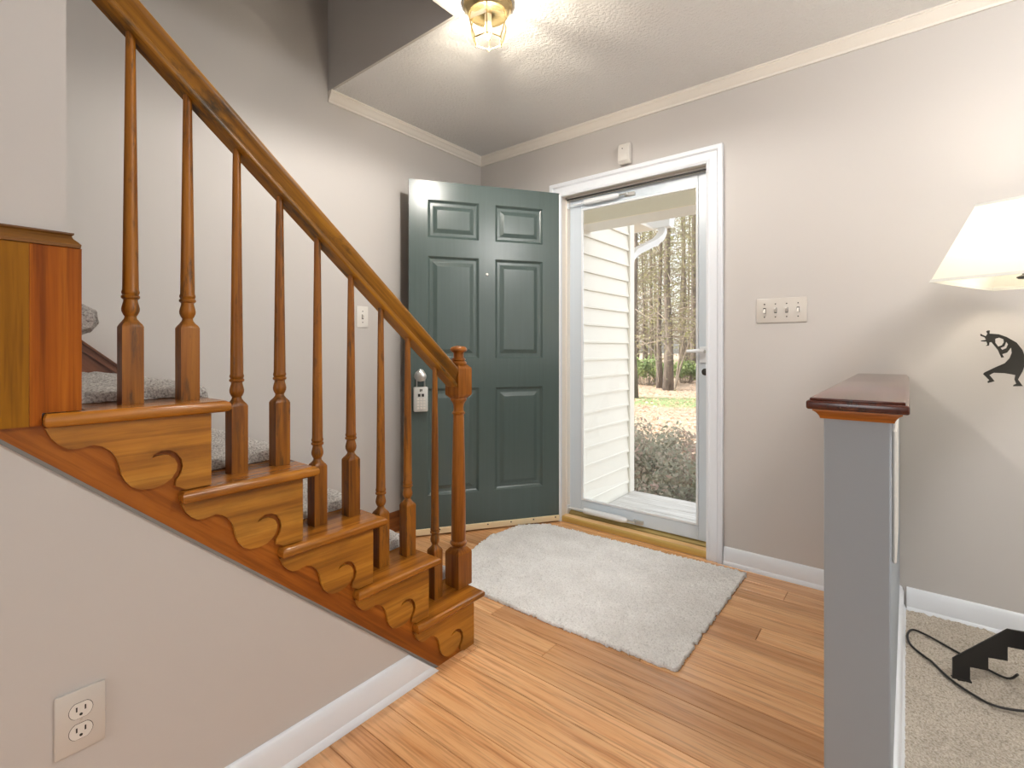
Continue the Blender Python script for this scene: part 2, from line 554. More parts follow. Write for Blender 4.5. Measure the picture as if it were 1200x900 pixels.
# planks of the floor
pm = bmesh.new(); box(pm, -0.5, 0.5, 0, 0.0945, -0.022, 0.0, 0.0013)
plank_me = None
rng = random.Random(3)
y = 0.15
row = 0
plank_meshes = {}
while y < YW:
    x = XL - rng.random() * 1.0
    while x < -0.03:
        L = rng.choice((0.6, 0.95, 1.3, 1.6, 2.0))
        a, b = max(x, XL), min(x + L, -0.032)
        x += L
        if b - a < 0.04 or (b < XS - 0.1 and y + .095 < Y1):
            continue
        if a < XS - 0.1 and y + .095 < Y1:
            a = XS - 0.1
        key = round((b - a) / 0.05)
        w = min(0.0937, YW - y)
        if (key, w) not in plank_meshes:
            t = B(); box(t, 0, b - a - .0012, 0, w, -0.021, 0.0, 0.0014)
            me = bpy.data.meshes.new('plank'); t.to_mesh(me); t.free(); me.materials.append(M['plank'])
            plank_meshes[(key, w, b - a)] = me
        else:
            me = plank_meshes[(key, w)]
        o = bpy.data.objects.new('plank', me)
        COL.objects.link(o)
        o.parent = floor
        o.location = (a, y, -rng.random() * 0.0005)
    y += 0.095
pm.free()

# carpeted floor of the room on the right: pile as a finely uneven surface
def pile_grid(name, x0, x1, y0, y1, step, z, amp, mat, inside=None, seed=1, skirt=None):
    r = np.random.RandomState(seed)
    nx, ny = int((x1 - x0) / step) + 1, int((y1 - y0) / step) + 1
    gx, gy = np.meshgrid(np.linspace(x0, x1, nx), np.linspace(y0, y1, ny), indexing='ij')
    jx = gx + r.uniform(-.3, .3, gx.shape) * step
    jy = gy + r.uniform(-.3, .3, gx.shape) * step
    gz = z + r.uniform(-1, 1, gx.shape) * amp
    idx = np.arange(nx * ny).reshape(nx, ny)
    q = np.stack([idx[:-1, :-1], idx[1:, :-1], idx[1:, 1:], idx[:-1, 1:]], -1).reshape(-1, 4)
    v = np.stack([jx, jy, gz], -1).reshape(-1, 3)
    if inside is not None:
        c = np.stack([gx[:-1, :-1] + step / 2, gy[:-1, :-1] + step / 2], -1).reshape(-1, 2)
        keep = np.array([inside(px, py) for px, py in c])
        q = q[keep]
    me = bpy.data.meshes.new(name)
    used, inv = np.unique(q, return_inverse=True)
    me.from_pydata(v[used].tolist(), [], inv.reshape(-1, 4).tolist())
    me.update()
    if skirt is not None:
        t = B(); t.from_mesh(me)
        be = [e for e in t.edges if len(e.link_faces) == 1]
        ret = bmesh.ops.extrude_edge_only(t, edges=be)
        nv = [g for g in ret['geom'] if isinstance(g, bmesh.types.BMVert)]
        for vv in nv:
            vv.co.z = skirt
            vv.co.x += r.uniform(-.002, .002); vv.co.y += r.uniform(-.002, .002)
        t.to_mesh(me); t.free()
    return me

bm = B(); box(bm, -0.03, 3.1, -3.4, YW + .15, -0.2, 0.0)
fc = struct('floor_carpet', bm, M['floorcarpet'], label='speckled beige carpet floor of the room beside the half wall', cat='floor')
me = pile_grid('carpet_pile', -0.013, 1.1, 1.0, YW - 0.02, 0.009, 0.014, 0.004, M['floorcarpet'], seed=2)
cp = link('carpet_pile', me, M['floorcarpet'], fc, smooth=True, ang=180)
cp['kind'] = 'stuff'

# walls
bm = B()
box(bm, XL - .15, OX0 - .02, YW, YW + .15, -0.2, 5.0)
box(bm, OX1 + .02, 3.25, YW, YW + .15, -0.2, 5.0)
box(bm, OX0 - .02, OX1 + .02, YW, YW + .15, OZ + .02, 5.0)
box(bm, OX0 - .02, OX1 + .02, YW, YW + .15, -0.2, -0.001)
struct('wall_front', bm, M['wall'], label='greige painted wall holding the front doorway', cat='wall')
bm = B(); box(bm, XL - .15, XL, -3.4, YW, -0.2, 5.0)
struct('wall_left', bm, M['wall'], label='greige painted wall running up beside the carpeted stairs', cat='wall')
bm = B(); box(bm, 3.1, 3.25, -3.4, YW, -0.2, 5.0)
struct('wall_right', bm, M['wall'], label='far side wall of the carpeted room', cat='wall')
bm = B(); box(bm, XL - .15, 3.25, -3.55, -3.4, -0.2, 5.0)
struct('wall_back', bm, M['wall'], label='rear wall behind the viewpoint', cat='wall')
# wall under and above the stairs
bm = B()
SL = 0.889
def strz(y):   # bottom edge of the stringer
    return 0.102 + SL * (1.004 - y)
prism(bm, [(-3.4, 0.0), (1.118, 0.0), (0.195, strz(0.195) - .001), (0.195, CE), (-3.4, CE)], 0, XS, XS - .12)
struct('wall_stair', bm, M['wall'], label='greige wall below the open staircase, continuing full height at its left', cat='wall')
# ceiling with the stairwell opening
EX, EY = -1.411, 1.383
bm = B()
box(bm, EX + .012, 3.1, -3.4, YW, CE, CE + .25)
box(bm, XL, EX + .012, EY + .012, YW, CE, CE + .25)
struct('ceiling', bm, M['ceiling'], label='white textured ceiling', cat='ceiling')
bm = B()
box(bm, XL, EX + .012, EY, EY + .012, CE, 4.9)
box(bm, EX, EX + .012, -3.4, EY, CE, 4.9)
struct('wall_stairwell', bm, M['wall'], label='shadowed painted face of the stairwell opening above the ceiling line', cat='wall')
bm = B(); box(bm, XL - .3, 3.4, -3.6, YW + .3, 4.9, 5.05)
struct('roof', bm, M['shell'], label='roof closing the house above the stairwell', cat='roof')

# half wall with wooden cap
HX0, HX1, HY = -0.142, -0.027, 1.25
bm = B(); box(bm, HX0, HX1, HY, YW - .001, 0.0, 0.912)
hw = struct('wall_half', bm, M['half'], label='half wall, shade painted into its grey, with a dark wooden cap dividing hall and carpeted room', cat='half wall', bevel=0.003)
bm = B(); box(bm, HX0 - .030, HX1 + .030, HY - .028, YW - .002, 0.930, 0.949, 0.0045, 3)
box(bm, HX0 - .024, HX1 + .024, HY - .022, YW - .002, 0.948, 0.955, 0.003, 2)
o = obj('cap', bm, M['mahogany'], hw); o['label'] = 'dark mahogany cap board'
# cove moulding under the cap, mitred ring: front and two sides
bm = B()
prof = [(0.0, 0.910), (0.006, 0.910), (0.008, 0.916), (0.013, 0.923), (0.019, 0.927), (0.019, 0.931), (0.0, 0.931)]
for a, b in zip(prof, prof[1:] + prof[:1]):
    (d0, z0), (d1, z1) = a, b
    P = lambda d, z: [(HX0 - d, YW - .002, z), (HX0 - d, HY - d, z), (HX1 + d, HY - d, z), (HX1 + d, YW - .002, z)]
    A0, A1 = P(d0, z0), P(d1, z1)
    for i in range(3):
        q = [bm.verts.new(p) for p in (A0[i], A0[i + 1], A1[i + 1], A1[i])]
        bm.faces.new(q)
bmesh.ops.remove_doubles(bm, verts=bm.verts[:], dist=1e-5)
bmesh.ops.recalc_face_normals(bm, faces=bm.faces[:])
o = obj('cove_moulding', bm, M['capmould'], hw); o['label'] = 'orange-brown cove moulding'
bm = B(); box(bm, HX1, HX1 + .008, 1.33, 1.62, 0.60, 0.885, 0.003)
pnl = obj('wall_plate', bm, M['plastic'])
tag(pnl, 'white rectangular plate on the carpet side of the half wall', 'wall plate')

# crown mouldings (profile in outward/down coordinates)
CR = [(0, 0.056), (0.007, 0.056), (0.009, 0.050), (0.009, 0.046), (0.014, 0.041), (0.020, 0.029), (0.027, 0.019), (0.032, 0.014), (0.032, 0.008), (0.036, 0.006), (0.036, 0.0), (0, 0)]
bm = B()
def crown_run(bm, fn, s0, s1):
    n = len(CR)
    A = [bm.verts.new(fn(d, s0(d), CE - h)) for d, h in CR]
    Bv = [bm.verts.new(fn(d, s1(d), CE - h)) for d, h in CR]
    for i in range(n):
        bm.faces.new((A[i], A[(i + 1) % n], Bv[(i + 1) % n], Bv[i]))
    bm.faces.new(A); bm.faces.new(Bv[::-1])
    bmesh.ops.recalc_face_normals(bm, faces=bm.faces[:])
crown_run(bm, lambda d, s, z: (s, YW - d, z), lambda d: XL + d, lambda d: 3.1)
struct('trim_1', bm, M['crown'], label='cream crown moulding along the door wall', cat='crown moulding', ang=25)
bm = B(); crown_run(bm, lambda d, s, z: (XL + d, s, z), lambda d: EY, lambda d: YW - d)
struct('trim_2', bm, M['crown'], label='cream crown moulding on the stair-side wall, ending at the stairwell opening', cat='crown moulding', ang=25)

# baseboards
BP = [(0, 0), (0.022, 0), (0.022, 0.006), (0.018, 0.015), (0.014, 0.019), (0.014, 0.066), (0.011, 0.072), (0.009, 0.080), (0.004, 0.085), (0, 0.086)]
def base(name, axis, a, b, pos, sgn, mat, label, h=1.0, z=0):
    bm = B()
    prism(bm, [((pos + sgn * d), z + q * h) if True else 0 for d, q in BP], axis, a, b)
    return struct(name, bm, mat, label=label, cat='baseboard')
base('baseboard_front', 0, -0.708, HX0, YW, -1, M['trimw'], 'white baseboard between the front door and the half wall')
base('baseboard_carpet', 0, HX1 + .022, 3.1, YW, -1, M['trimw'], 'white baseboard behind the lamp in the carpeted room', 1.1, 0.004)
base('baseboard_half', 1, HY, YW - .001, HX1, 1, M['trimw'], 'white baseboard on the carpet side of the half wall', 1.1, 0.004)
base('baseboard_hall', 1, HY, YW - .024, HX0, -1, M['trimw'], 'white baseboard on the hall side of the half wall')
bm = B()
prism(bm, [(XS + d, q * 1.12) for d, q in BP], 1, -3.4, 1.0)
struct('baseboard_stair', bm, M['trimw'], label='white baseboard along the wall under the stairs', cat='baseboard')
# its mitred end runs down the stringer line to the floor
bm = B()
n = len(BP)
A = [bm.verts.new((XS + d, 1.0, q * 1.12)) for d, q in BP]
Bv = [bm.verts.new((XS + d, 1.113 - q * 1.12 / SL, q * 1.12)) for d, q in BP]
for i in range(n):
    try: bm.faces.new((A[i], A[(i + 1) % n], Bv[(i + 1) % n], Bv[i]))
    except ValueError: pass
bm.faces.new(Bv)
bmesh.ops.remove_doubles(bm, verts=bm.verts[:], dist=1e-4)
bmesh.ops.recalc_face_normals(bm, faces=bm.faces[:])
obj('mitred_end', bm, M['trimw'], bpy.data.objects['baseboard_stair'])
base('baseboard_left', 1, 1.512, YW, XL, 1, M['basewood'], 'brown wooden baseboard on the wall behind the open green door', 1.3)

# door casing
def casing(bm):
    w = 0.080
    prof = [(0, 0), (0, 0.012), (0.010, 0.016), (0.020, 0.012), (0.052, 0.012), (0.060, 0.020), (0.076, 0.022), (w, 0.020), (w, 0)]
    def sect(path):
        rings = [[bm.verts.new(f(d, t)) for d, t in prof] for f in path]
        m = len(prof)
        for a, b in zip(rings, rings[1:]):
            for i in range(m):
                bm.faces.new((a[i], a[(i + 1) % m], b[(i + 1) % m], b[i]))
        bm.faces.new(rings[0]); bm.faces.new(rings[-1][::-1])
    sect([lambda d, t: (OX0 + .003 - d, YW - t, 0.0), lambda d, t: (OX0 + .003 - d, YW - t, OZ - .004 + d),
          lambda d, t: (OX1 - .003 + d, YW - t, OZ - .004 + d), lambda d, t: (OX1 - .003 + d, YW - t, 0.0)])
    bmesh.ops.recalc_face_normals(bm, faces=bm.faces[:])
bm = B(); casing(bm)
struct('trim_3', bm, M['trimw'], label='white casing around the front doorway', cat='door casing', ang=20)
# jamb lining
bm = B()
box(bm, OX0 - .018, OX0 - .0005, YW, YW + .15, 0, OZ + .018)
box(bm, OX1 + .0005, OX1 + .018, YW, YW + .15, 0, OZ + .018)
box(bm, OX0 - .018, OX1 + .018, YW, YW + .15, OZ + .0005, OZ + .018)
jm = struct('trim_4', bm, M['crown'], label='cream door jamb lining the doorway', cat='door jamb')
bm = B()
box(bm, OX0, OX0 + .012, YW + .046, YW + .075, 0.03, OZ)
box(bm, OX1 - .012, OX1, YW + .046, YW + .075, 0.03, OZ)
box(bm, OX0, OX1, YW + .046, YW + .075, OZ - .012, OZ)
obj('door_stop', bm, M['crown'], jm)
bm = B(); box(bm, OX0 + .012, OX1 - .012, YW + .040, YW + .052, OZ - .02, OZ - .012); obj('weather_strip', bm, M['bronze'], jm)

# threshold
bm = B(); prism(bm, [(YW + .006, 0.002), (YW + .006, 0.022), (YW + .012, 0.030), (YW + .055, 0.034), (YW + .055, 0.002)], 0, OX0 + .001, OX1 - .001)
th = struct('trim_5', bm, M['sill'], label='wooden threshold with brass strips under the storm door', cat='threshold')
bm = B(); prism(bm, [(YW + .0005, 0.001), (YW + .0005, 0.017), (YW + .004, 0.026), (YW + .012, 0.0312), (YW + .012, 0.029), (YW + .006, 0.024), (YW + .006, 0.001)], 0, OX0 + .001, OX1 - .001)
obj('brass_nosing', bm, M['brass'], th)
bm = B(); prism(bm, [(YW + .056, 0.002), (YW + .056, 0.018), (YW + .066, 0.024), (YW + .066, 0.036), (YW + .076, 0.045), (YW + .088, 0.050), (YW + .088, 0.002)], 0, OX0 + .013, OX1 - .013)
obj('brass_channel', bm, M['brassdull'], th)
bm = B(); box(bm, OX0 + .013, OX1 - .013, YW + .0885, YW + .15, 0.0, 0.052); obj('sill_block', bm, M['sill'], th)

# ------------------------------------------------------------------ storm door
SY0, SY1 = 2.628, 2.656
FX0, FX1, FZ0, FZ1 = OX0 + .0125, OX1 - .0125, 0.0535, OZ - .0125
GX0, GX1, GZ0, GZ1 = -1.566, -0.858, 0.130, 1.918
bm = B()
box(bm, FX0, GX0, SY0, SY1, FZ0, FZ1, .003)
box(bm, GX1, FX1, SY0, SY1, FZ0, FZ1, .003)
box(bm, GX0, GX1, SY0, SY1, FZ0, GZ0, .003)
box(bm, GX0, GX1, SY0, SY1, GZ1, FZ1, .003)
sd = struct('door_2', bm, M['storm'], label='white aluminium storm door with one tall glass pane', cat='storm door')
bm = B()
bw = .012
box(bm, GX0, GX0 + bw, SY0 - .004, SY0 + .010, GZ0, GZ1, .002)
box(bm, GX1 - bw, GX1, SY0 - .004, SY0 + .010, GZ0, GZ1, .002)
box(bm, GX0 + bw, GX1 - bw, SY0 - .004, SY0 + .010, GZ0, GZ0 + bw, .002)
box(bm, GX0 + bw, GX1 - bw, SY0 - .004, SY0 + .010, GZ1 - bw, GZ1, .002)
obj('glazing_bead', bm, M['stormw'], sd)
bm = B(); box(bm, GX0 + .002, GX1 - .002, SY0 + .012, SY0 + .016, GZ0 + .002, GZ1 - .002); obj('glass_pane', bm, M['glass'], sd, smooth=False)
def closer(name, z, x0, x1, label):
    bm = B(); yy = SY0 - .026
    lathe(bm, [(0.007, 0), (0.0165, 0.004), (0.0175, 0.02), (0.0175, x1 - x0 - .03), (0.015, x1 - x0 - .01), (0.008, x1 - x0)], seg=14,
          mat=Matrix.Translation((x0, yy, z)) @ Matrix.Rotation(R(90), 4, 'Y'))
    c = obj('closer_tube', bm, M['stormw'], sd)
    c['label'] = label
    bm = B(); tube(bm, [(OX0 + .016, yy, z - .004), (x0 + .005, yy, z)], 0.0045, 8)
    box(bm, OX0 + .0125, OX0 + .022, yy - .012, yy + .012, z - .018, z + .012, .002)
    obj('jamb_bracket', bm, M['stormw'], c)
    bm = B(); tube(bm, [(x1 - .004, yy, z), (x1 + .05, yy + .004, z + .001)], 0.005, 8)
    box(bm, x1 + .03, x1 + .09, SY0 - .014, SY0, z - .012, z + .010, .002)
    box(bm, x1 + .028, x1 + .05, yy - .006, SY0 - .010, z - .006, z + .006, .001)
    obj('door_bracket', bm, M['chrome'], c)
closer('c', 1.945, -1.53, -1.30, 'upper white pneumatic closer')
closer('c', 0.078, -1.535, -1.25, 'lower white pneumatic closer')
bm = B()
box(bm, -0.852, -0.806, SY0 - .010, SY0, 0.985, 1.070, .002)
tube(bm, [(-0.822, SY0 - .008, 1.045), (-0.824, SY0 - .034, 1.047), (-0.845, SY0 - .04, 1.048), (-0.905, SY0 - .038, 1.046)], [0.009, 0.009, 0.010, 0.008], 10)
h = obj('lever_handle', bm, M['stormw'], sd); h['label'] = 'white lever handle plate'
for zz in (1.062, 0.998):
    bm = B(); lathe(bm, [(0.0035, 0), (0.0035, .002)], seg=8, mat=Matrix.Translation((-0.812, SY0 - .0098, zz)) @ Matrix.Rotation(R(90), 4, 'X'))
    obj('screw', bm, M['slot'], h)
for zz in (0.966, 0.908):
    bm = B(); lathe(bm, [(0.0035, 0), (0.0035, .002)], seg=8, mat=Matrix.Translation((-0.812, SY0, zz)) @ Matrix.Rotation(R(90), 4, 'X'))
    obj('screw', bm, M['slot'], sd)
bm = B()
lathe(bm, [(0.018, 0), (0.018, .006), (0.014, .008)], seg=16, mat=Matrix.Translation((-0.822, SY0, 0.938)) @ Matrix.Rotation(R(90), 4, 'X'))
h = obj('deadbolt', bm, M['bronze'], sd); h['label'] = 'dark round deadbolt'
bm = B()
tube(bm, [(-0.808, SY0, 0.905), (-0.808, SY0 - .016, 0.895), (-0.808, SY0 - .019, 0.872), (-0.808, SY0 - .016, 0.848), (-0.808, SY0, 0.84)], 0.005, 8)
obj('pull_handle', bm, M['stormw'], sd)

# ------------------------------------------------------------------ open green door (local: x from hinge to free edge, y outward from its visible face)
DW, DZ0, DZ1 = 0.908, 0.016, 2.012
dd = empty('door_1', (-1.668, 2.538, 0), R(-124.22))
tag(dd, 'dark green six-panel front door standing open against the corner', 'door', None, 'structure')
DT = 0.044
cols = [(0.109, 0.407), (0.505, 0.803)]
rows = [(0.225, 0.832), (1.000, 1.586), (1.690, 1.906)]
bm = B()
xs = [0, cols[0][0], cols[0][1], cols[1][0], cols[1][1], DW]
box(bm, xs[0], xs[1], -DT, 0, DZ0, DZ1); box(bm, xs[4], xs[5], -DT, 0, DZ0, DZ1)
box(bm, xs[2], xs[3], -DT, 0, DZ0, DZ1)
zs = [DZ0, rows[0][0], rows[0][1], rows[1][0], rows[1][1], rows[2][0], rows[2][1], DZ1]
for (xa, xb) in ((xs[1], xs[2]), (xs[3], xs[4])):
    for i in (0, 2, 4, 6):
        box(bm, xa, xb, -DT, 0, zs[i], zs[i + 1])
bmesh.ops.remove_doubles(bm, verts=bm.verts[:], dist=1e-5)
obj('stiles_and_rails', bm, M['door'], dd, smooth=False)
def raised_panel(xa, xb, za, zb):
    bm = B()
    rings = [(0, 0), (0.004, -0.003), (0.010, -0.010), (0.016, -0.013), (0.030, -0.013), (0.033, -0.0125), (0.052, -0.005), (0.055, -0.004)]
    rr = [[bm.verts.new((x, yy, z)) for x, z in ((xa + d, za + d), (xb - d, za + d), (xb - d, zb - d), (xa + d, zb - d))] for d, yy in rings]
    for a, b in zip(rr, rr[1:]):
        for i in range(4):
            bm.faces.new((a[i], a[(i + 1) % 4], b[(i + 1) % 4], b[i]))
    bm.faces.new(rr[-1])
    bk = [bm.verts.new((x, -DT + .006, z)) for x, z in ((xa, za), (xb, za), (xb, zb), (xa, zb))]
    for i in range(4):
        bm.faces.new((rr[0][(i + 1) % 4], rr[0][i], bk[i], bk[(i + 1) % 4]))
    bm.faces.new(bk[::-1])
    bmesh.ops.recalc_face_normals(bm, faces=bm.faces[:])
    obj('panel', bm, M['door'], dd, smooth=False)
for (xa, xb) in cols:
    for (za, zb) in rows:
        raised_panel(xa, xb, za, zb)
bm = B(); box(bm, 0.002, DW - .002, 0.0, 0.010, 0.008, 0.042, .002)
sw = obj('door_sweep', bm, M['sweep'], dd); sw['label'] = 'tan vinyl sweep along the bottom edge'
for i in range(7):
    bm = B(); lathe(bm, [(0.005, 0), (0.004, .002)], seg=8, mat=Matrix.Translation((0.03 + i * (DW - .06) / 6, 0.0095, 0.032)) @ Matrix.Rotation(R(-90), 4, 'X'))
    obj('screw', bm, M['slot'], sw)
bm = B(); lathe(bm, [(0.008, -.001), (0.008, 0.003), (0.004, 0.004)], seg=12, mat=Matrix.Translation((0.457, 0, 1.494)) @ Matrix.Rotation(R(-90), 4, 'X'))
obj('peephole', bm, M['peep'], dd)
bm = B(); KX, KZ = 0.845, 0.905
lathe(bm, [(0.033, 0), (0.033, 0.004), (0.026, 0.009), (0.012, 0.012), (0.011, 0.032), (0.022, 0.037), (0.029, 0.048), (0.028, 0.058), (0.018, 0.065), (0.004, 0.066)], seg=20,
      mat=Matrix.Translation((KX, 0, KZ)) @ Matrix.Rotation(R(-90), 4, 'X'))
kn = obj('door_knob', bm, M['chrome'], dd); kn['label'] = 'round satin metal knob'
for zz in (0.25, 1.03, 1.78):
    bm = B(); tube(bm, [(-0.006, -DT, zz - .045), (-0.006, -DT, zz + .045)], 0.006, 8)
    obj('hinge', bm, M['brassdull'], dd)
# white edge of the door seen beside the hinges
bm = B(); box(bm, -0.003, 0.0, -DT + .002, -0.001, DZ0, DZ1); obj('hinge_edge', bm, M['crown'], dd)

# lockbox hanging from the knob
dmat = Matrix.Translation((-1.668, 2.538, 0)) @ Matrix.Rotation(R(-124.22), 4, 'Z')
lb = empty('key_lockbox', dmat @ Vector((KX, 0.022, 0.70)), R(-124.22))
tag(lb, 'grey key lockbox with keypad hanging from the green door knob', 'lockbox')
bm = B(); box(bm, -0.039, 0.039, -0.018, 0.018, 0.008, 0.145, .006, 2); obj('body', bm, M['grey_plastic'], lb)
bm = B(); tube(bm, [(-.022, 0, .14), (-.022, 0, .205)] + [(-.022 * math.cos(a), 0, .205 + .036 * math.sin(a)) for a in [R(q) for q in range(20, 180, 20)]] + [(.022, 0, .205), (.022, 0, .14)], .0045, 8)
o = obj('shackle', bm, M['chrome'], lb)
bm = B()
box(bm, -.017, -.003, .0182, .0195, .092, .108); box(bm, .003, .017, .0182, .0195, .092, .108)
box(bm, -.007, -.001, .0182, .0192, .122, .134); box(bm, .001, .007, .0182, .0192, .120, .134)
obj('dark_window', bm, M['slot'], lb)
bm = B()
for i in range(3):
    for j in range(4):
        box(bm, -.024 + .017 * i, -.024 + .017 * i + .013, .0182, .0205, .022 + .0165 * j, .022 + .0165 * j + .012, .001)
obj('keypad', bm, M['plastic'], lb)

# ------------------------------------------------------------------ staircase
st = empty('staircase', (-1.78, 1.291, 0))
tag(st, 'open wooden staircase with scroll brackets, turned balusters and grey carpeted steps', 'staircase')
NST = 7
ry = lambda kk: Y1 - RUN * (kk - 1)          # riser plane of step kk
# stringer: sawtooth top, sloping bottom
poly = [(1.121, 0.0), (Y1, 0.0)]
for kk in range(1, 6):
    poly += [(ry(kk), kk * RISE - .026), (ry(kk + 1), kk * RISE - .026)]
yend = 0.082
poly += [(ry(6), 0.921), (0.079, 0.921)]
bm = B(); prism(bm, poly, 0, XST, XST - .04)
obj('stringer', bm, M['stringerwood'], st)
bm = B()
prism(bm, [(1.117, 0.0), (1.127, 0.0), (yend, strz(yend) + .006), (yend, strz(yend) - .003)], 0, XST + .0006, XS - .01)
obj('caulk_line', bm, M['caulk'], st)
BR = [(-0.2726, -0.0185), (-0.2697, -0.0333), (-0.2635, -0.0475), (-0.2522, -0.061), (-0.2407, -0.069), (-0.229, -0.0708), (-0.2184, -0.0693), (-0.2048, -0.0665), (-0.191, -0.0722), (-0.1782, -0.0832), (-0.1696, -0.0974), (-0.1646, -0.1147), (-0.1617, -0.1317), (-0.1549, -0.1477), (-0.1444, -0.1611), (-0.1291, -0.169), (-0.1102, -0.1713), (-0.0908, -0.167), (-0.0759, -0.1566), (-0.0674, -0.1426), (-0.0657, -0.1291), (-0.0708, -0.1164), (-0.0809, -0.1076), (-0.0908, -0.1044), (-0.1022, -0.1052), (-0.1128, -0.1098), (-0.107, -0.1005), (-0.0941, -0.0958), (-0.0809, -0.0967), (-0.0674, -0.1044), (-0.0582, -0.1186), (-0.0551, -0.135), (-0.0589, -0.1502), (-0.0674, -0.1622), (-0.0691, -0.1756), (-0.0606, -0.1795), (-0.0502, -0.1865), (-0.0003, -0.1865), (-0.0003, -0.0272)]
BR[0] = (-0.2726, -0.0272)
for kk in range(1, 7):
    pl_ = [(ry(kk) + a, max(kk * RISE + b, 0.003)) for a, b in BR]
    if kk < 6:
        bm = B(); prism(bm, pl_, 0, XST + .0003, XST + .0085)
        obj('scroll_bracket', bm, M['riserwood'], st, smooth=False)
    # riser
    bm = B(); box(bm, XL + .02, XST if kk < 6 else -1.36, ry(kk) - .018, ry(kk), (kk - 1) * RISE + .001, kk * RISE - .0275)
    obj('riser', bm, M['riserwood'], st)
    # tread with rounded nosing at the front and along the open end
    bm = B()
    zt = kk * RISE
    y0, y1 = ry(kk + 1) - .062, ry(kk) + .033
    xa, xb = XL + .021, (-1.190 if kk < 6 else -1.352)
    xi = XST - .002 if kk < 6 else -1.353
    sec = [(0.0, 0.0), (0.004, 0.0), (0.0095, 0.0035), (0.0125, 0.0085), (0.0125, 0.0175), (0.009, 0.0225), (0.004, 0.025), (0.0, 0.025)]
    rings = []
    for d, q in sec:
        e = 0.0125 - d
        rings.append([bm.verts.new(p) for p in ((xb - e, y0 + (e * .5), zt - q), (xb - e, y1 - e, zt - q), (xa, y1 - e, zt - q), (xa, ry(kk + 1), zt - q), (xi, ry(kk + 1), zt - q), (xi, y0 + e * .5, zt - q))])
    for a, b in zip(rings, rings[1:]):
        for i in range(6):
            bm.faces.new((a[i], a[(i + 1) % 6], b[(i + 1) % 6], b[i]))
    f1 = bm.faces.new(rings[0]); f2 = bm.faces.new(rings[-1][::-1])
    bmesh.ops.recalc_face_normals(bm, faces=bm.faces[:])
    bmesh.ops.triangulate(bm, faces=[f1, f2])
    obj('tread', bm, M['stairwood'], st, ang=50)
    # carpet over the step
    xs_ = np.arange(-1.362 if kk < 6 else -1.3465, XL + .022, -0.011)
    Yn, Yr, Yb = ry(kk) + .033, ry(kk), ry(kk + 1)
    base_c = [(Yr + .002, zt - RISE + .012, .012), (Yr + .002, zt - RISE + .05, .012), (Yr + .002, zt - .09, .012), (Yr + .002, zt - .05, .012), (Yr + .006, zt - .034, .012),
              (Yn - .004, zt - .026, .014), (Yn + .001, zt - .013, .020), (Yn - .001, zt - .003, .026), (Yn - .012, zt + .000, .030), (Yn - .03, zt + .0006, .031)]
    nb = 14
    base_c += [(Yn - .03 + (Yb + .016 - Yn + .03) * i / nb, zt + .0006, .030 - .006 * i / nb) for i in range(1, nb + 1)]
    nrm = []
    for i, (a, b, t_) in enumerate(base_c):
        p, q = base_c[max(i - 1, 0)], base_c[min(i + 1, len(base_c) - 1)]
        dy, dz = q[0] - p[0], q[1] - p[1]
        L = math.hypot(dy, dz)
        nrm.append((dz / L, -dy / L))
    rr = np.random.RandomState(kk)
    verts, faces = [], []
    m = len(base_c)
    for ix, x in enumerate(xs_):
        u = min(abs(x - xs_[0]) / .028, 1.0)
        sc = math.sqrt(max(1 - (1 - u) ** 2, 0.0))
        for (a, b, t_), (ny_, nz_) in zip(base_c, nrm):
            t2 = t_ * sc * (1.0 if kk < 6 else .7) + .0005
            j = rr.uniform(-.0035, .0035, 3) * (0.4 + .6 * sc)
            verts.append((x + j[0], a + ny_ * t2 + j[1], max(b + nz_ * t2 + j[2], zt - RISE + .003 if nz_ < .3 else zt + .0008)))
    for ix in range(len(xs_) - 1):
        for i in range(m - 1):
            faces.append((ix * m + i, (ix + 1) * m + i, (ix + 1) * m + i + 1, ix * m + i + 1))
    if kk >= 6:     # rolled end of the carpet beside the wall
        ci = len(verts)
        verts.append((xs_[0] + .004, Yr - .03, zt - .02))
        faces += [(i + 1, i, ci) for i in range(m - 1)]
    o = pyd('step_carpet', verts, faces, M['runner'], st, smooth=True)
    o['label'] = 'grey cut-pile carpet covering the step'
# balusters: one mesh, nine copies
BXC = -1.297
def baluster_bm(H):
    bm = B()
    h = .019
    square_rings(bm, [(h, 0), (h, .163), (h * .985, .165)], 0, 0)
    t = bmesh.new()
    seg = 16
    # lamb's-tongue from square to round
    def sqpt(a, r, mixv):
        c, s = math.cos(a), math.sin(a)
        m_ = max(abs(c), abs(s))
        return ((1 - mixv) * c / m_ * h + mixv * c * r, (1 - mixv) * s / m_ * h + mixv * s * r)
    rings = []
    A = [2 * math.pi * (i + .5) / seg for i in range(seg)]
    A = [2 * math.pi * i / seg for i in range(seg)]
    for mv, r, z in ((0, .019, .164), (.35, .018, .169), (.8, .0145, .175), (1, .0115, .181), (1, .0105, .186), (1, .013, .190), (1, .0158, .197), (1, .0162, .203), (1, .0148, .210), (1, .0128, .218), (1, .0125, .222), (1, .0165, .225), (1, .0168, .229), (1, .0140, .232), (1, .0160, .236), (1, .0160, .239), (1, .0145, .243)):
        rings.append([t.verts.new((*sqpt(a, r, mv), z)) for a in A])
    n = 6
    for i in range(1, n + 1):
        f = i / n
        rings.append([t.verts.new((math.cos(a) * (.0145 - .0058 * f), math.sin(a) * (.0145 - .0058 * f), .243 + (H - .243) * f)) for a in A])
    for a, b in zip(rings, rings[1:]):
        for i in range(seg):
            t.faces.new((a[i], a[(i + 1) % seg], b[(i + 1) % seg], b[i]))
    t.faces.new(rings[-1])
    bmesh.ops.recalc_face_normals(t, faces=t.faces[:])
    merge(bm, t)
    return bm
RZ0, RSL = 1.769, 0.852
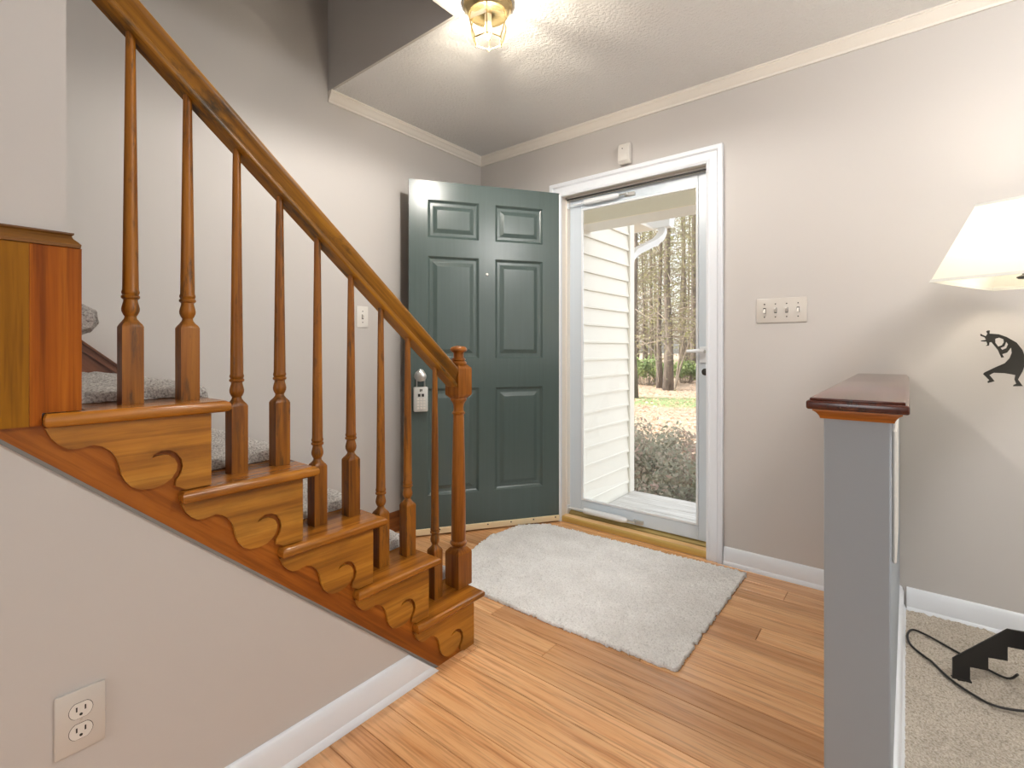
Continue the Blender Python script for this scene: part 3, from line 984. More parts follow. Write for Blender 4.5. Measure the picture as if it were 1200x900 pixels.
railz = lambda y: RZ0 - RSL * (y - .265)      # underside of the handrail
by = [0.310 + .107 * i for i in range(8)] + [1.180]
for i, yy in enumerate(by):
    kk = 5 - i // 2
    z0 = kk * RISE
    b = obj('baluster', baluster_bm(railz(yy) - z0 + .004), M['baluster'], st, loc=(BXC, yy, z0), ang=40)
# handrail (profile across / up, swept along the slope)
RP = [(0.024, 0.0), (0.0275, 0.003), (0.0285, 0.008), (0.0275, 0.012), (0.0225, 0.0135), (0.0205, 0.017), (0.0225, 0.022), (0.0285, 0.035), (0.0325, 0.042), (0.033, 0.048), (0.0305, 0.054), (0.0245, 0.058), (0.020, 0.059), (0.0165, 0.0625), (0.008, 0.0655), (0, 0.066)]
RP = RP + [(-x, z) for x, z in RP[-2::-1]]
bm = B()
vs_ = []
c_ = math.cos(math.atan(RSL)); s_ = math.sin(math.atan(RSL))
for yy in (-0.35, 1.262):
    vs_.append([bm.verts.new((BXC + x, yy + (z * s_ * 0), railz(yy) + z / c_ * 1.0)) for x, z in RP])
n = len(RP)
for i in range(n):
    bm.faces.new((vs_[0][i], vs_[0][(i + 1) % n], vs_[1][(i + 1) % n], vs_[1][i]))
bm.faces.new(vs_[0][::-1]); bm.faces.new(vs_[1])
bmesh.ops.recalc_face_normals(bm, faces=bm.faces[:])
obj('handrail', bm, M['railwood'], st, ang=30)
# newel post
NX, NY, NH = -1.300, 1.300, .0345
bm = B()
z0 = RISE
square_rings(bm, [(NH, z0), (NH, z0 + .118)], NX, NY)
square_rings(bm, [(NH, z0 + .118), (NH * .97, z0 + .123), (.022, z0 + .137)], NX, NY)
lathe(bm, [(.022, .128), (.0245, .134), (.0215, .140), (.026, .144), (.031, .150), (.0315, .156), (.028, .160), (.0255, .163), (.0268, .168), (.0262, .30), (.0235, .46), (.0205, .60), (.0195, .626),
           (.0235, .630), (.0245, .635), (.0195, .640), (.0185, .652), (.0205, .666), (.026, .676), (.0305, .681), (.0308, .686), (.028, .690)], NX, NY, z0, 24)
square_rings(bm, [(.022, z0 + .688), (NH * .97, z0 + .700), (NH, z0 + .705), (NH, z0 + .795), (NH * .97, z0 + .800), (.022, z0 + .812)], NX, NY)
obj('newel_post', bm, M['newel'], st, ang=40)
bm = B()
lathe(bm, [(.022, .806), (.029, .812), (.0305, .818), (.028, .823), (.023, .826), (.0265, .830), (.0255, .834), (.0195, .838), (.0185, .850), (.021, .857), (.028, .860), (.0318, .865), (.0315, .870), (.027, .876), (.016, .880), (.004, .8815)], NX, NY, z0, 24)
o = obj('newel_cap', bm, M['newel'], st); o['label'] = 'turned mushroom finial'
# boxed end of the wall at the upper left: pine boards and moulded cap
for (ya, yb, mt) in ((-0.62, -0.4705, 'pineA'), (-0.47, -0.3405, 'pineB'), (-0.34, -0.1705, 'pineA'), (-0.17, -0.0105, 'pineB'), (-0.01, 0.1435, 'pineA'), (0.144, 0.215, 'pineB')):
    low = [(ya, 0.9215), (yb, 0.9215)] if yb < .15 else [(ya, 0.9215), (0.1605, 0.9215), (0.1605, 0.9438), (yb, 0.9438)]
    bm = B(); prism(bm, low + [(yb, 1.247), (ya, 1.247)], 0, XST + .0095, XS - .004)
    o = obj('pine_board', bm, M[mt], st)
bm = B(); box(bm, XS - .12, XS - .004, 0.1955, 0.215, 0.945, 1.247); obj('pine_board', bm, M['pineB'], st)
bm = B()
cp_ = [(0.0, 0.0), (0.016, 0.0), (0.017, 0.006), (0.013, 0.011), (0.007, 0.017), (0.005, 0.022), (0.008, 0.025), (0.008, 0.028), (0.0, 0.028)]
for (d0, q0), (d1, q1) in zip(cp_, cp_[1:]):
    P = lambda d, z: [(XS + .001 + d, -0.62, 1.2475 + z), (XS + .001 + d, 0.197 + d, 1.2475 + z), (XS - .121, 0.197 + d, 1.2475 + z)]
    A0, A1 = P(d0, q0), P(d1, q1)
    for i in range(2):
        bm.faces.new([bm.verts.new(p) for p in (A0[i], A0[i + 1], A1[i + 1], A1[i])])
bmesh.ops.remove_doubles(bm, verts=bm.verts[:], dist=1e-5)
bmesh.ops.recalc_face_normals(bm, faces=bm.faces[:])
o = obj('panel_cap', bm, M['capwood'], st); o['label'] = 'dark moulded cap rail'
# skirt board on the far wall
sk = lambda y: 1.08 - .885 * (y - .415)
bm = B(); prism(bm, [(-0.6, sk(-.6) - .034), (1.511, 0.078), (1.511, 0.002), (1.30, 0.002), (-0.6, sk(-.6) - .36)], 0, XL + .001, XL + .019)
obj('skirt_board', bm, M['skirt'], st)
bm = B()
prism(bm, [(-0.6, sk(-.6)), (1.511, 0.112), (1.511, 0.0785), (-0.6, sk(-.6) - .0335)], 0, XL + .001, XL + .024)
prism(bm, [(-0.6, sk(-.6) + .004), (1.511, 0.116), (1.511, 0.1055), (-0.6, sk(-.6) - .0065)], 0, XL + .001, XL + .030)
obj('skirt_moulding', bm, M['skirt'], st)

# ------------------------------------------------------------------ rug
RUGP = [(-.588, 2.478), (-1.688, 2.426), (-1.800, 2.305), (-1.822, 2.07), (-1.763, 1.83), (-1.72, 1.60), (-1.407, 1.564), (-1.0, 1.568), (-.591, 1.590)]
def inside(px, py):
    w = noise.noise(Vector((px * 25, py * 25, 0))) * .006 + noise.noise(Vector((px * 90, py * 90, 3))) * .004
    px += w; py += w
    c = False
    j = len(RUGP) - 1
    for i in range(len(RUGP)):
        (xi, yi), (xj, yj) = RUGP[i], RUGP[j]
        if (yi > py) != (yj > py) and px < (xj - xi) * (py - yi) / (yj - yi) + xi:
            c = not c
        j = i
    return c
me = pile_grid('entry_rug', -1.85, -.57, 1.54, 2.50, 0.0062, 0.0135, 0.0046, M['rug'], inside, 5, skirt=0.0012)
rug = link('entry_rug', me, M['rug'], None, smooth=True, ang=180)
tag(rug, 'off-white cut-pile carpet remnant lying on the wood floor inside the door', 'rug')

# ------------------------------------------------------------------ wall fittings
def plate_bm(w, h, t=.006):
    bm = B(); box(bm, -w / 2, w / 2, -t, 0, -h / 2, h / 2, .003, 2)
    return bm
# four-gang switch on the door wall (local: x right, -y out of the wall)
sg = empty('switch_plate', (-0.4565, YW, 1.2365)); del BASEV[sg.name]
tag(sg, 'four-gang light switch plate on the wall right of the front door', 'light switch')
obj('plate', plate_bm(.208, .114), M['almond'], sg)
for i in range(4):
    cx = -.069 + .046 * i
    bm = B(); box(bm, cx - .0055, cx + .0055, -.0068, -.0055, -.0125, .0125); sl = obj('switch_slot', bm, M['slot'], sg)
    bm = B(); up = 1 if i in (1, 2) else -1
    prism(bm, [(-.0065, -.009), (-.0065, .009), (-.018, up * .009 + .003), (-.018, up * .009 - .003)], 0, cx - .004, cx + .004)
    obj('toggle', bm, M['plastic'], sg)
    for s in (-1, 1):
        bm = B(); lathe(bm, [(.003, 0), (.003, .0015)], seg=8, mat=Matrix.Translation((cx, -.0058, s * .030)) @ Matrix.Rotation(R(90), 4, 'X'))
        obj('screw', bm, M['bronze'], sg)
# single switch on the stair wall
s1 = empty('switch_plate', (XL, 1.587, 1.233), R(90)); BASEV.pop(s1.name, None)
tag(s1, 'single white light switch plate on the wall beyond the balusters', 'light switch')
obj('plate', plate_bm(.072, .116), M['plastic'], s1)
bm = B(); box(bm, -.0055, .0055, -.0068, -.0055, -.0125, .0125); obj('switch_slot', bm, M['slot'], s1)
bm = B(); prism(bm, [(-.0065, -.009), (-.0065, .009), (-.018, .012), (-.018, .006)], 0, -.004, .004); obj('toggle', bm, M['plastic'], s1)
for s in (-1, 1):
    bm = B(); lathe(bm, [(.003, 0), (.003, .0015)], seg=8, mat=Matrix.Translation((0, -.0058, s * .030)) @ Matrix.Rotation(R(90), 4, 'X'))
    obj('screw', bm, M['bronze'], s1)
# duplex outlet under the stairs
ol = empty('wall_outlet', (XS, 0.215, 0.358), R(90)); BASEV.pop(ol.name, None)
tag(ol, 'duplex electrical outlet low on the wall under the stairs', 'outlet')
obj('plate', plate_bm(.074, .116, .007), M['almond'], ol)
for s in (-1, 1):
    bm = B()
    pts = []
    for a in range(0, 360, 15):
        c, q = math.cos(R(a)), math.sin(R(a))
        pts.append((max(min(.0172 * c * 1.0, .0172), -.0172), s * .0195 + max(min(.0165 * q * 1.0, .0142), -.0142)))
    prism(bm, [(x, z) for x, z in pts], 1, -.0078, -.006)
    rc = obj('receptacle', bm, M['plastic'], ol)
    bm = B()
    box(bm, -.0075, -.0052, -.0082, -.0075, s * .0195 - .001, s * .0195 + .0075)
    box(bm, .0052, .0075, -.0082, -.0075, s * .0195 - .001, s * .0195 + .0075)
    lathe(bm, [(.0026, 0), (.0026, .0007)], seg=10, mat=Matrix.Translation((0, -.0075, s * .0195 - .0075)) @ Matrix.Rotation(R(90), 4, 'X'))
    obj('slot', bm, M['slot'], rc)
    # dark gap round the receptacle
    bm = B()
    prism(bm, [(x * 1.05, (z - s * .0195) * 1.05 + s * .0195) for x, z in pts], 1, -.00725, -.006)
    obj('gap', bm, M['slot'], rc)
bm = B(); lathe(bm, [(.003, 0), (.0025, .001)], seg=10, mat=Matrix.Translation((0, -.007, 0)) @ Matrix.Rotation(R(90), 4, 'X')); obj('screw', bm, M['chrome'], ol)
# motion sensor over the door
ms = empty('motion_sensor', (-1.228, YW, 2.142)); BASEV.pop(ms.name, None)
tag(ms, 'small white motion sensor on the wall above the front door', 'motion sensor')
bm = B(); box(bm, -.032, .032, -.012, 0, -.055, .055, .004, 2); obj('back_plate', bm, M['plastic'], ms)
bm = B()
prism(bm, [(-.012, -.058), (-.012, .060), (-.034, .054), (-.040, .040), (-.044, .005), (-.044, -.040), (-.030, -.056)], 0, -.0345, .0345)
obj('body', bm, M['plastic'], ms, bevel=.005)
bm = B(); box(bm, -.024, .024, -.0465, -.040, -.042, .000, .004, 2); obj('lens', bm, M['plastic'], ms)
bm = B(); lathe(bm, [(.0028, 0), (.0028, .003)], seg=8, mat=Matrix.Translation((-.006, -.0415, .026)) @ Matrix.Rotation(R(90), 4, 'X')); obj('indicator', bm, M['slot'], ms)

# ------------------------------------------------------------------ brass ceiling lantern
LX, LY = -1.262, 1.422
cl = empty('ceiling_lantern', (LX, LY, CE))
tag(cl, 'brass hexagonal ceiling lantern with lit bulb hanging over the hall', 'ceiling light')
bm = B(); lathe(bm, [(.094, -.002), (.095, -.008), (.089, -.012), (.091, -.018), (.085, -.024), (.080, -.036), (.076, -.040), (.03, -.040)], LX, LY, CE, 32)
obj('canopy', bm, M['brasslamp'], cl)
HR = [(.072, CE - .040), (.079, CE - .062), (.078, CE - .080), (.066, CE - .118), (.0555, CE - .140)]
ha = [R(60 * i + 8) for i in range(6)]
for a in ha:
    bm = B(); tube(bm, [(LX + r * math.cos(a), LY + r * math.sin(a), z) for r, z in HR], .0026, 6)
    box(bm, LX + .056 * math.cos(a) - .003, LX + .056 * math.cos(a) + .003, LY + .056 * math.sin(a) - .003, LY + .056 * math.sin(a) + .003, CE - .147, CE - .138, .001)
    obj('rib', bm, M['brasslamp'], cl)
bm = B()
for r, z in (HR[-1], (.0565, CE - .140)):
    for a, b in zip(ha, ha[1:] + ha[:1]):
        tube(bm, [(LX + r * math.cos(a), LY + r * math.sin(a), z), (LX + r * math.cos(b), LY + r * math.sin(b), z)], .0024, 6)
    break
obj('bottom_ring', bm, M['brasslamp'], cl)
for a, b in zip(ha, ha[1:] + ha[:1]):
    bm = B()
    L_ = [bm.verts.new((LX + (r - .001) * math.cos(a), LY + (r - .001) * math.sin(a), z)) for r, z in HR]
    Q_ = [bm.verts.new((LX + (r - .001) * math.cos(b), LY + (r - .001) * math.sin(b), z)) for r, z in HR]
    for i in range(len(HR) - 1):
        bm.faces.new((L_[i], Q_[i], Q_[i + 1], L_[i + 1]))
    obj('glass_pane', bm, M['lampglass'], cl, smooth=False)
bm = B(); lathe(bm, [(.014, 0), (.014, -.030), (.011, -.032)], LX, LY, CE - .040, 14); obj('socket', bm, M['plastic'], cl)
bm = B(); lathe(bm, [(.008, .0), (.012, -.010), (.0165, -.024), (.015, -.040), (.008, -.056), (.002, -.066)], LX, LY, CE - .068, 14)
bl = obj('bulb', bm, M['bulb2'], cl)
lamp('lantern_light', 'POINT', (LX, LY, CE - .142), 13, (1.0, 0.93, 0.82), radius=.012)
# added downward spot: lights the hall without burning out the ceiling
ls = lamp('lantern_fill_spot', 'SPOT', (LX, LY, CE - .142), 30, (1.0, 0.955, 0.90), radius=.016)
ls.data.spot_size = R(179)
ls.data.spot_blend = 0.25

# ------------------------------------------------------------------ floor lamp
PX, PY = 0.281, 2.134
fl = empty('floor_lamp', (PX, PY, 0.014))
tag(fl, 'black metal floor lamp with white tapered shade and flute player cut-out, on the carpet', 'floor lamp')
du = Vector((.978, .204, 0)).normalized(); dn = Vector((-du.y, du.x, 0))
def plate_from(poly, thick, org):
    t = B(); prism(t, poly, 1, -thick / 2, thick / 2)
    bm = B()
    mt = Matrix(((du.x, dn.x, 0, org[0]), (du.y, dn.y, 0, org[1]), (0, 0, 1, org[2]), (0, 0, 0, 1)))
    merge(bm, t, mt)
    return bm
def steps(sgn):
    e = .1755
    p = [(-e, .018), (-e, .076), (-e + .130, .202), (-.0005, .203), (-.0005, .149), (-e + .130, .148), (-e + .130, .105), (-e + .0855, .103), (-e + .0855, .062), (-e + .0425, .061), (-e + .0425, .018)]
    return [(sgn * x, z) for x, z in p]
for sgn in (1, -1):
    o = obj('stepped_leg', plate_from(steps(sgn), .006, (PX, PY, 0)), M['black'], fl, smooth=False)
    bm = plate_from([(sgn * -.178, .012), (sgn * -.178, .018), (sgn * -.130, .018), (sgn * -.130, .012)], .014, (PX, PY, 0))
    obj('foot_pad', bm, M['black'], o)
dn0 = dn
du, dn = dn.copy(), -du.copy()
o = obj('stepped_leg', plate_from(steps(1), .006, (PX, PY, 0)), M['black'], fl, smooth=False)
du, dn = Vector((.978, .204, 0)).normalized(), dn0
bm = B(); lathe(bm, [(.005, .15), (.005, 1.30), (.010, 1.302), (.010, 1.33)], PX, PY, 0, 12); obj('pole', bm, M['bronze'], fl)
KO = [(-0.091, 1.116), (-0.086, 1.116), (-0.087, 1.106), (-0.066, 1.104), (-0.047, 1.095), (-0.025, 1.078), (-0.012, 1.056), (-0.007, 1.036), (-0.007, 1.01), (-0.012, 0.99), (-0.022, 0.966), (-0.011, 0.946), (-0.032, 0.945), (-0.031, 0.949), (-0.025, 0.953), (-0.029, 0.966), (-0.027, 0.979), (-0.051, 0.984), (-0.077, 0.985), (-0.087, 0.978), (-0.075, 0.959), (-0.09, 0.953), (-0.091, 0.958), (-0.087, 0.962), (-0.101, 0.98), (-0.099, 0.985), (-0.073, 1.002), (-0.051, 1.015), (-0.04, 1.03), (-0.035, 1.047), (-0.037, 1.064),
      (-0.042, 1.055), (-0.0465, 1.0475), (-0.0575, 1.0425), (-0.0535, 1.033), (-0.059, 1.032), (-0.0665, 1.055), (-0.0815, 1.0795), (-0.087, 1.079), (-0.088, 1.069), (-0.095, 1.068), (-0.091, 1.073), (-0.093, 1.081), (-0.106, 1.082), (-0.106, 1.085), (-0.095, 1.087), (-0.097, 1.094), (-0.108, 1.1), (-0.107, 1.106), (-0.104, 1.103), (-0.095, 1.098), (-0.091, 1.106), (-0.094, 1.113)]
HO1 = [(-0.0735, 1.090), (-0.064, 1.0935), (-0.054, 1.088), (-0.053, 1.079), (-0.0575, 1.070), (-0.0665, 1.066), (-0.0735, 1.0775)]
HO2 = [(-0.0485, 1.081), (-0.0435, 1.073), (-0.0475, 1.061), (-0.0575, 1.0555), (-0.0615, 1.0615), (-0.0525, 1.0665)]
def holed_plate(outer, holes, thick):
    from mathutils.geometry import tessellate_polygon
    loops = [outer] + holes
    flat = [p for lp in loops for p in lp]
    tris = tessellate_polygon([[Vector((x, z, 0)) for x, z in lp] for lp in loops])
    bm = B()
    P3 = lambda x, z, t: Vector((PX, PY, 0)) + du * x + dn * t + Vector((0, 0, z))
    A = [bm.verts.new(P3(x, z, thick / 2)) for x, z in flat]
    Bq = [bm.verts.new(P3(x, z, -thick / 2)) for x, z in flat]
    for a, b, c in tris:
        for vsx in ((A[a], A[b], A[c]), (Bq[c], Bq[b], Bq[a])):
            try: bm.faces.new(vsx)
            except ValueError: pass
    k0 = 0
    for lp in loops:
        for i in range(len(lp)):
            a, b = k0 + i, k0 + (i + 1) % len(lp)
            bm.faces.new((A[a], A[b], Bq[b], Bq[a]))
        k0 += len(lp)
    bmesh.ops.recalc_face_normals(bm, faces=bm.faces[:])
    return bm
o = obj('flute_player_figure', holed_plate(KO, [HO1, HO2], .004), M['bronze'], fl, smooth=False)
o['label'] = 'dancing flute player silhouette cut from dark metal'
bm = plate_from([(-.010, 1.010), (-.010, 1.036), (0, 1.036), (0, 1.010)], .007, (PX, PY, 0)); obj('figure_clip', bm, M['bronze'], o)
# shade
th_, ha_, hb_, zb_, ta_, tb_, zt_ = 1.181, .235, .151, 1.263, .123, .079, 1.497
e1 = Vector((math.cos(th_), math.sin(th_), 0)); e2 = Vector((math.sin(th_), -math.cos(th_), 0))
cc = Vector((PX, PY, 0))
def ring4(aa, bb, z):
    return [cc + e1 * sa * aa + e2 * sb * bb + Vector((0, 0, z)) for sa, sb in ((-1, -1), (1, -1), (1, 1), (-1, 1))]
def shell4(sections):
    bm = B()
    rr = [[bm.verts.new(p) for p in ring4(*s)] for s in sections]
    for a, b in zip(rr, rr[1:] + rr[:1]):
        for i in range(4):
            bm.faces.new((a[i], a[(i + 1) % 4], b[(i + 1) % 4], b[i]))
    bmesh.ops.recalc_face_normals(bm, faces=bm.faces[:])
    return bm
bm = B()
lo, hi = [bm.verts.new(p) for p in ring4(ha_, hb_, zb_)], [bm.verts.new(p) for p in ring4(ta_, tb_, zt_)]
for i in range(4):
    bm.faces.new((lo[i], lo[(i + 1) % 4], hi[(i + 1) % 4], hi[i]))
sh = obj('shade', bm, M['shade'], fl, smooth=False)
sl_a, sl_b = (ha_ - ta_) / (zt_ - zb_), (hb_ - tb_) / (zt_ - zb_)
at = lambda z, off: (ha_ - sl_a * (z - zb_) + off, hb_ - sl_b * (z - zb_) + off, z)
for za, zc in ((zb_ - .001, zb_ + .008), (zt_ - .007, zt_ + .001)):
    obj('binding', shell4([at(za, .0015), at(zc, .0015), at(zc, -.0015), at(za, -.0015)]), M['shadetrim'], sh, smooth=False)
bm = B(); lathe(bm, [(.020, 0), (.024, .003), (.024, .006), (.012, .012), (.012, .05)], PX, PY, 1.272, 16); obj('socket', bm, M['bronze'], fl)
bm = B(); lathe(bm, [(.012, 0), (.014, .012), (.026, .035), (.030, .055), (.026, .075), (.012, .088), (.003, .091)], PX, PY, 1.322, 16); obj('bulb', bm, M['bulb'], fl)
lamp('floor_lamp_light', 'POINT', (PX, PY, 1.385), 11, (1.0, 0.90, 0.76), radius=.036)
# cord lying on the carpet
def spline(pts, n=8):
    out = []
    P = [Vector(p) for p in pts]
    P = [P[0]] + P + [P[-1]]
    for i in range(1, len(P) - 2):
        for j in range(n):
            t = j / n
            a, b, c, d = P[i - 1], P[i], P[i + 1], P[i + 2]
            out.append(.5 * ((2 * b) + (-a + c) * t + (2 * a - 5 * b + 4 * c - d) * t * t + (-a + 3 * b - 3 * c + d) * t ** 3))
    out.append(P[-2])
    return out
CORD = 'CORDPTS'
cord_pts = [(0.262, 2.150, .060), (0.235, 2.185, .022), (0.14, 2.262, .021), (0.05, 2.335, .021), (0.012, 2.345, .021), (-0.002, 2.29, .021), (0.008, 2.22, .021), (0.045, 2.165, .021), (0.060, 2.148, .021), (0.100, 2.075, .021), (0.142, 2.028, .021), (0.20, 1.995, .022), (0.28, 2.01, .035), (0.36, 2.06, .055), (0.42, 2.15, .024), (0.46, 2.30, .021)]
bm = B(); tube(bm, spline(cord_pts), .0035, 8)
o = obj('cord', bm, M['cord'], fl); o['label'] = 'black power cord looping over the carpet'

# ------------------------------------------------------------------ porch
bm = B(); box(bm, -6.0, -1.785, YW + .151, 3.77, -0.9, 2.6)
pw = struct('wall_porch', bm, M['siding'], label='white lap-sided house wing beside the porch', cat='exterior wall')
sd_prof = lambda z: [(-1.784, z), (-1.757, z), (-1.757, z + .014), (-1.760, z + .018), (-1.773, z + .124), (-1.784, z + .124)]
for kk in range(-1, 17):
    z = -.022 + .1247 * kk
    bm = B(); prism(bm, [(x, zz) for x, zz in sd_prof(z)], 1, YW + .152, 3.695)
    obj('siding_board', bm, M['siding'], pw, smooth=False)
bm = B(); box(bm, -1.784, -1.749, 3.696, 3.775, -.099, 2.075, .002); obj('corner_board', bm, M['siding'], pw)
pd_ = empty('porch_deck', (-0.8, 3.2, -0.1)); tag(pd_, 'pale painted plank deck of the front porch', 'porch deck', None, 'structure')
for i in range(8):
    y0 = YW + .155 + i * .1318
    bm = B(); box(bm, -1.75, 1.6, y0, y0 + .1285, -.135, -.1, .002); obj('plank', bm, M['deck'], pd_)
bm = B(); box(bm, -1.75, 1.6, YW + .155, 3.755, -.42, -.136); obj('deck_frame', bm, M['porchwhite'], pd_)
bm = B(); box(bm, -1.765, 1.6, 2.8705, 3.09, 1.89, 2.03)
hb = struct('beam', bm, M['porchwhite'], label='white-bottomed boxed beam outside above the front door', cat='beam')
bm = B(); box(bm, -1.765, 1.6, 2.855, 2.870, 1.888, 2.03); o = obj('face_board', bm, M['porchceil'], hb); o['label'] = 'cream face board toward the door'
bm = B(); box(bm, -6.0, -1.74, 3.778, 4.14, 2.10, 2.12); box(bm, -6, -1.74, YW + .16, 4.14, 2.60, 2.64)
struct('roof_eave', bm, M['porchwhite'], label='white soffit of the overhanging eave outside', cat='eave')
gt = empty('gutter', (-1.70, 4.2, 2.17)); tag(gt, 'white gutter and downspout at the corner of the sided wing', 'gutter')
bm = B()
prism(bm, [(4.145, 2.21), (4.145, 2.115), (4.225, 2.115), (4.255, 2.165), (4.262, 2.21), (4.252, 2.21), (4.220, 2.122), (4.152, 2.122), (4.152, 2.21)], 0, -6.0, -1.60)
obj('trough', bm, M['downspout'], gt, smooth=False)
bm = B(); prism(bm, [(4.145, 2.21), (4.145, 2.115), (4.225, 2.115), (4.255, 2.165), (4.262, 2.21)], 0, -1.599, -1.597); obj('end_cap', bm, M['downspout'], gt, smooth=False)
def rect_tube(pts, w, d):
    bm = B(); rr = []
    P = [Vector(p) for p in pts]
    for i, p in enumerate(P):
        dv = (P[min(i + 1, len(P) - 1)] - P[max(i - 1, 0)]).normalized()
        sx = Vector((1, 0, 0)); s2 = dv.cross(sx).normalized(); sx = s2.cross(dv).normalized()
        rr.append([bm.verts.new(p + sx * a * w / 2 + s2 * b * d / 2) for a, b in ((1, 1), (-1, 1), (-1, -1), (1, -1))])
    for a, b in zip(rr, rr[1:]):
        for i in range(4):
            bm.faces.new((a[i], a[(i + 1) % 4], b[(i + 1) % 4], b[i]))
    bm.faces.new(rr[0]); bm.faces.new(rr[-1][::-1])
    bmesh.ops.recalc_face_normals(bm, faces=bm.faces[:])
    return bm
obj('downspout', rect_tube([(-1.68, 4.195, 2.117), (-1.68, 4.195, 2.08), (-1.69, 4.18, 2.04), (-1.71, 4.12, 1.99), (-1.79, 3.90, 1.88), (-1.81, 3.83, 1.82), (-1.815, 3.815, 1.75), (-1.815, 3.815, 0.6), (-1.815, 3.815, -.62)], .062, .052), M['downspout'], gt, smooth=True, ang=50)

# ------------------------------------------------------------------ grounds
GZ = -.66
def gh(x, y):
    d = math.hypot(x, y)
    return GZ + .10 * noise.noise(Vector((x * .22, y * .22, 0))) + max(0, d - 6) * .012
verts, faces = [], []
nx, ny = 70, 60
X0, X1, Y0_, Y1_ = -60, 25, 3.0, 75
for i in range(nx + 1):
    for j in range(ny + 1):
        x = X0 + (X1 - X0) * i / nx
        yy = Y0_ + (Y1_ - Y0_) * (j / ny) ** 1.6
        verts.append((x, yy, gh(x, yy)))
for i in range(nx):
    for j in range(ny):
        a = i * (ny + 1) + j
        faces.append((a, a + ny + 1, a + ny + 2, a + 1))
gr = pyd('ground', verts, faces, M['ground'], smooth=True)
tag(gr, 'leaf-strewn yard with bands of thin grass running back into the woods', 'ground', None, 'structure')

def leafquads(r, centers, size, flat=0.0):
    n = len(centers)
    d1 = r.normal(size=(n, 3)); d1[:, 2] *= (1 - flat)
    d1 /= np.linalg.norm(d1, axis=1)[:, None]
    d2 = r.normal(size=(n, 3)); d2[:, 2] *= (1 - flat)
    d2 -= (d2 * d1).sum(1)[:, None] * d1
    d2 /= np.linalg.norm(d2, axis=1)[:, None]
    s = size * r.uniform(.6, 1.3, (n, 1))
    a, b = d1 * s, d2 * s * .5
    V = np.stack([centers - a, centers + b, centers + a, centers - b], 1).reshape(-1, 3)
    F = np.arange(4 * n).reshape(-1, 4)
    return V.tolist(), F.tolist()

r = np.random.RandomState(11)
n = 9000
dist = r.uniform(5.5, 26, n)
ang = r.uniform(-.62, -.20, n)
cx_, cy_ = ang * dist, dist
cz_ = np.array([gh(a, b) for a, b in zip(cx_, cy_)]) + .012
V, F = leafquads(r, np.stack([cx_, cy_, cz_], 1), .045, .8)
fal = pyd('fallen_leaves', V, F, M['dryleaf'])
tag(fal, 'tan fallen leaves scattered over the yard', 'leaves', None, 'stuff')

def tree_meshes(seed, Ht, rad, lean, nfol, fol_lo, nbr):
    r = np.random.RandomState(seed)
    bm = B()
    pts, rs = [], []
    for i in range(9):
        f = i / 8
        pts.append((lean[0] * f * f * Ht + r.uniform(-.05, .05) * (i > 0), lean[1] * f * f * Ht + r.uniform(-.05, .05) * (i > 0), -.15 + f * Ht))
        rs.append(rad * (1.5 if i == 0 else 1.0) * (1 - .72 * f))
    tube(bm, pts, rs, 9)
    tm = bpy.data.meshes.new('trunk'); bm.to_mesh(tm); bm.free(); tm.materials.append(M['bark'])
    tm.polygons.foreach_set('use_smooth', [True] * len(tm.polygons))
    bm = B(); tips = []
    for i in range(nbr):
        f = r.uniform(.12, .97)
        z = f * Ht
        a = r.uniform(0, 2 * math.pi)
        L = (1.1 - f) * Ht * .17 * r.uniform(.5, 1.2) + .3
        o = Vector((lean[0] * f * f * Ht, lean[1] * f * f * Ht, z))
        dz = r.uniform(-.5, .75)
        p1 = o + Vector((math.cos(a) * L * .5, math.sin(a) * L * .5, dz * L * .5))
        p2 = o + Vector((math.cos(a + r.uniform(-.3, .3)) * L, math.sin(a + r.uniform(-.3, .3)) * L, dz * L + r.uniform(-.2, .1) * L))
        tube(bm, [o, p1, p2], [rad * .10 * (1.1 - f) + .006, rad * .05 * (1.1 - f) + .004, .003], 3, False)
        for q in range(4):
            s = p1.lerp(p2, r.uniform(0, .8)); aa = a + r.choice([-1, 1]) * r.uniform(.4, 1.1)
            e = s + Vector((math.cos(aa), math.sin(aa), r.uniform(-.4, .3))) * L * .4
            tube(bm, [s, e], [.006, .003], 3, False)
            if f > fol_lo: tips.append(e)
        if f > fol_lo:
            tips += [p1, p1.lerp(p2, .5), p2]
    bmh = bpy.data.meshes.new('branches'); bm.to_mesh(bmh); bm.free(); bmh.materials.append(M['paletwig'])
    fm = None
    if nfol and tips:
        T = np.array([list(t) for t in tips])
        c = T[r.randint(0, len(T), nfol)] + r.normal(scale=.26, size=(nfol, 3)) * np.array([1, 1, .55])
        V, F = leafquads(r, c, .04)
        fm = bpy.data.meshes.new('needles'); fm.from_pydata(V, [], F); fm.update(); fm.materials.append(M['needles'])
    return tm, bmh, fm

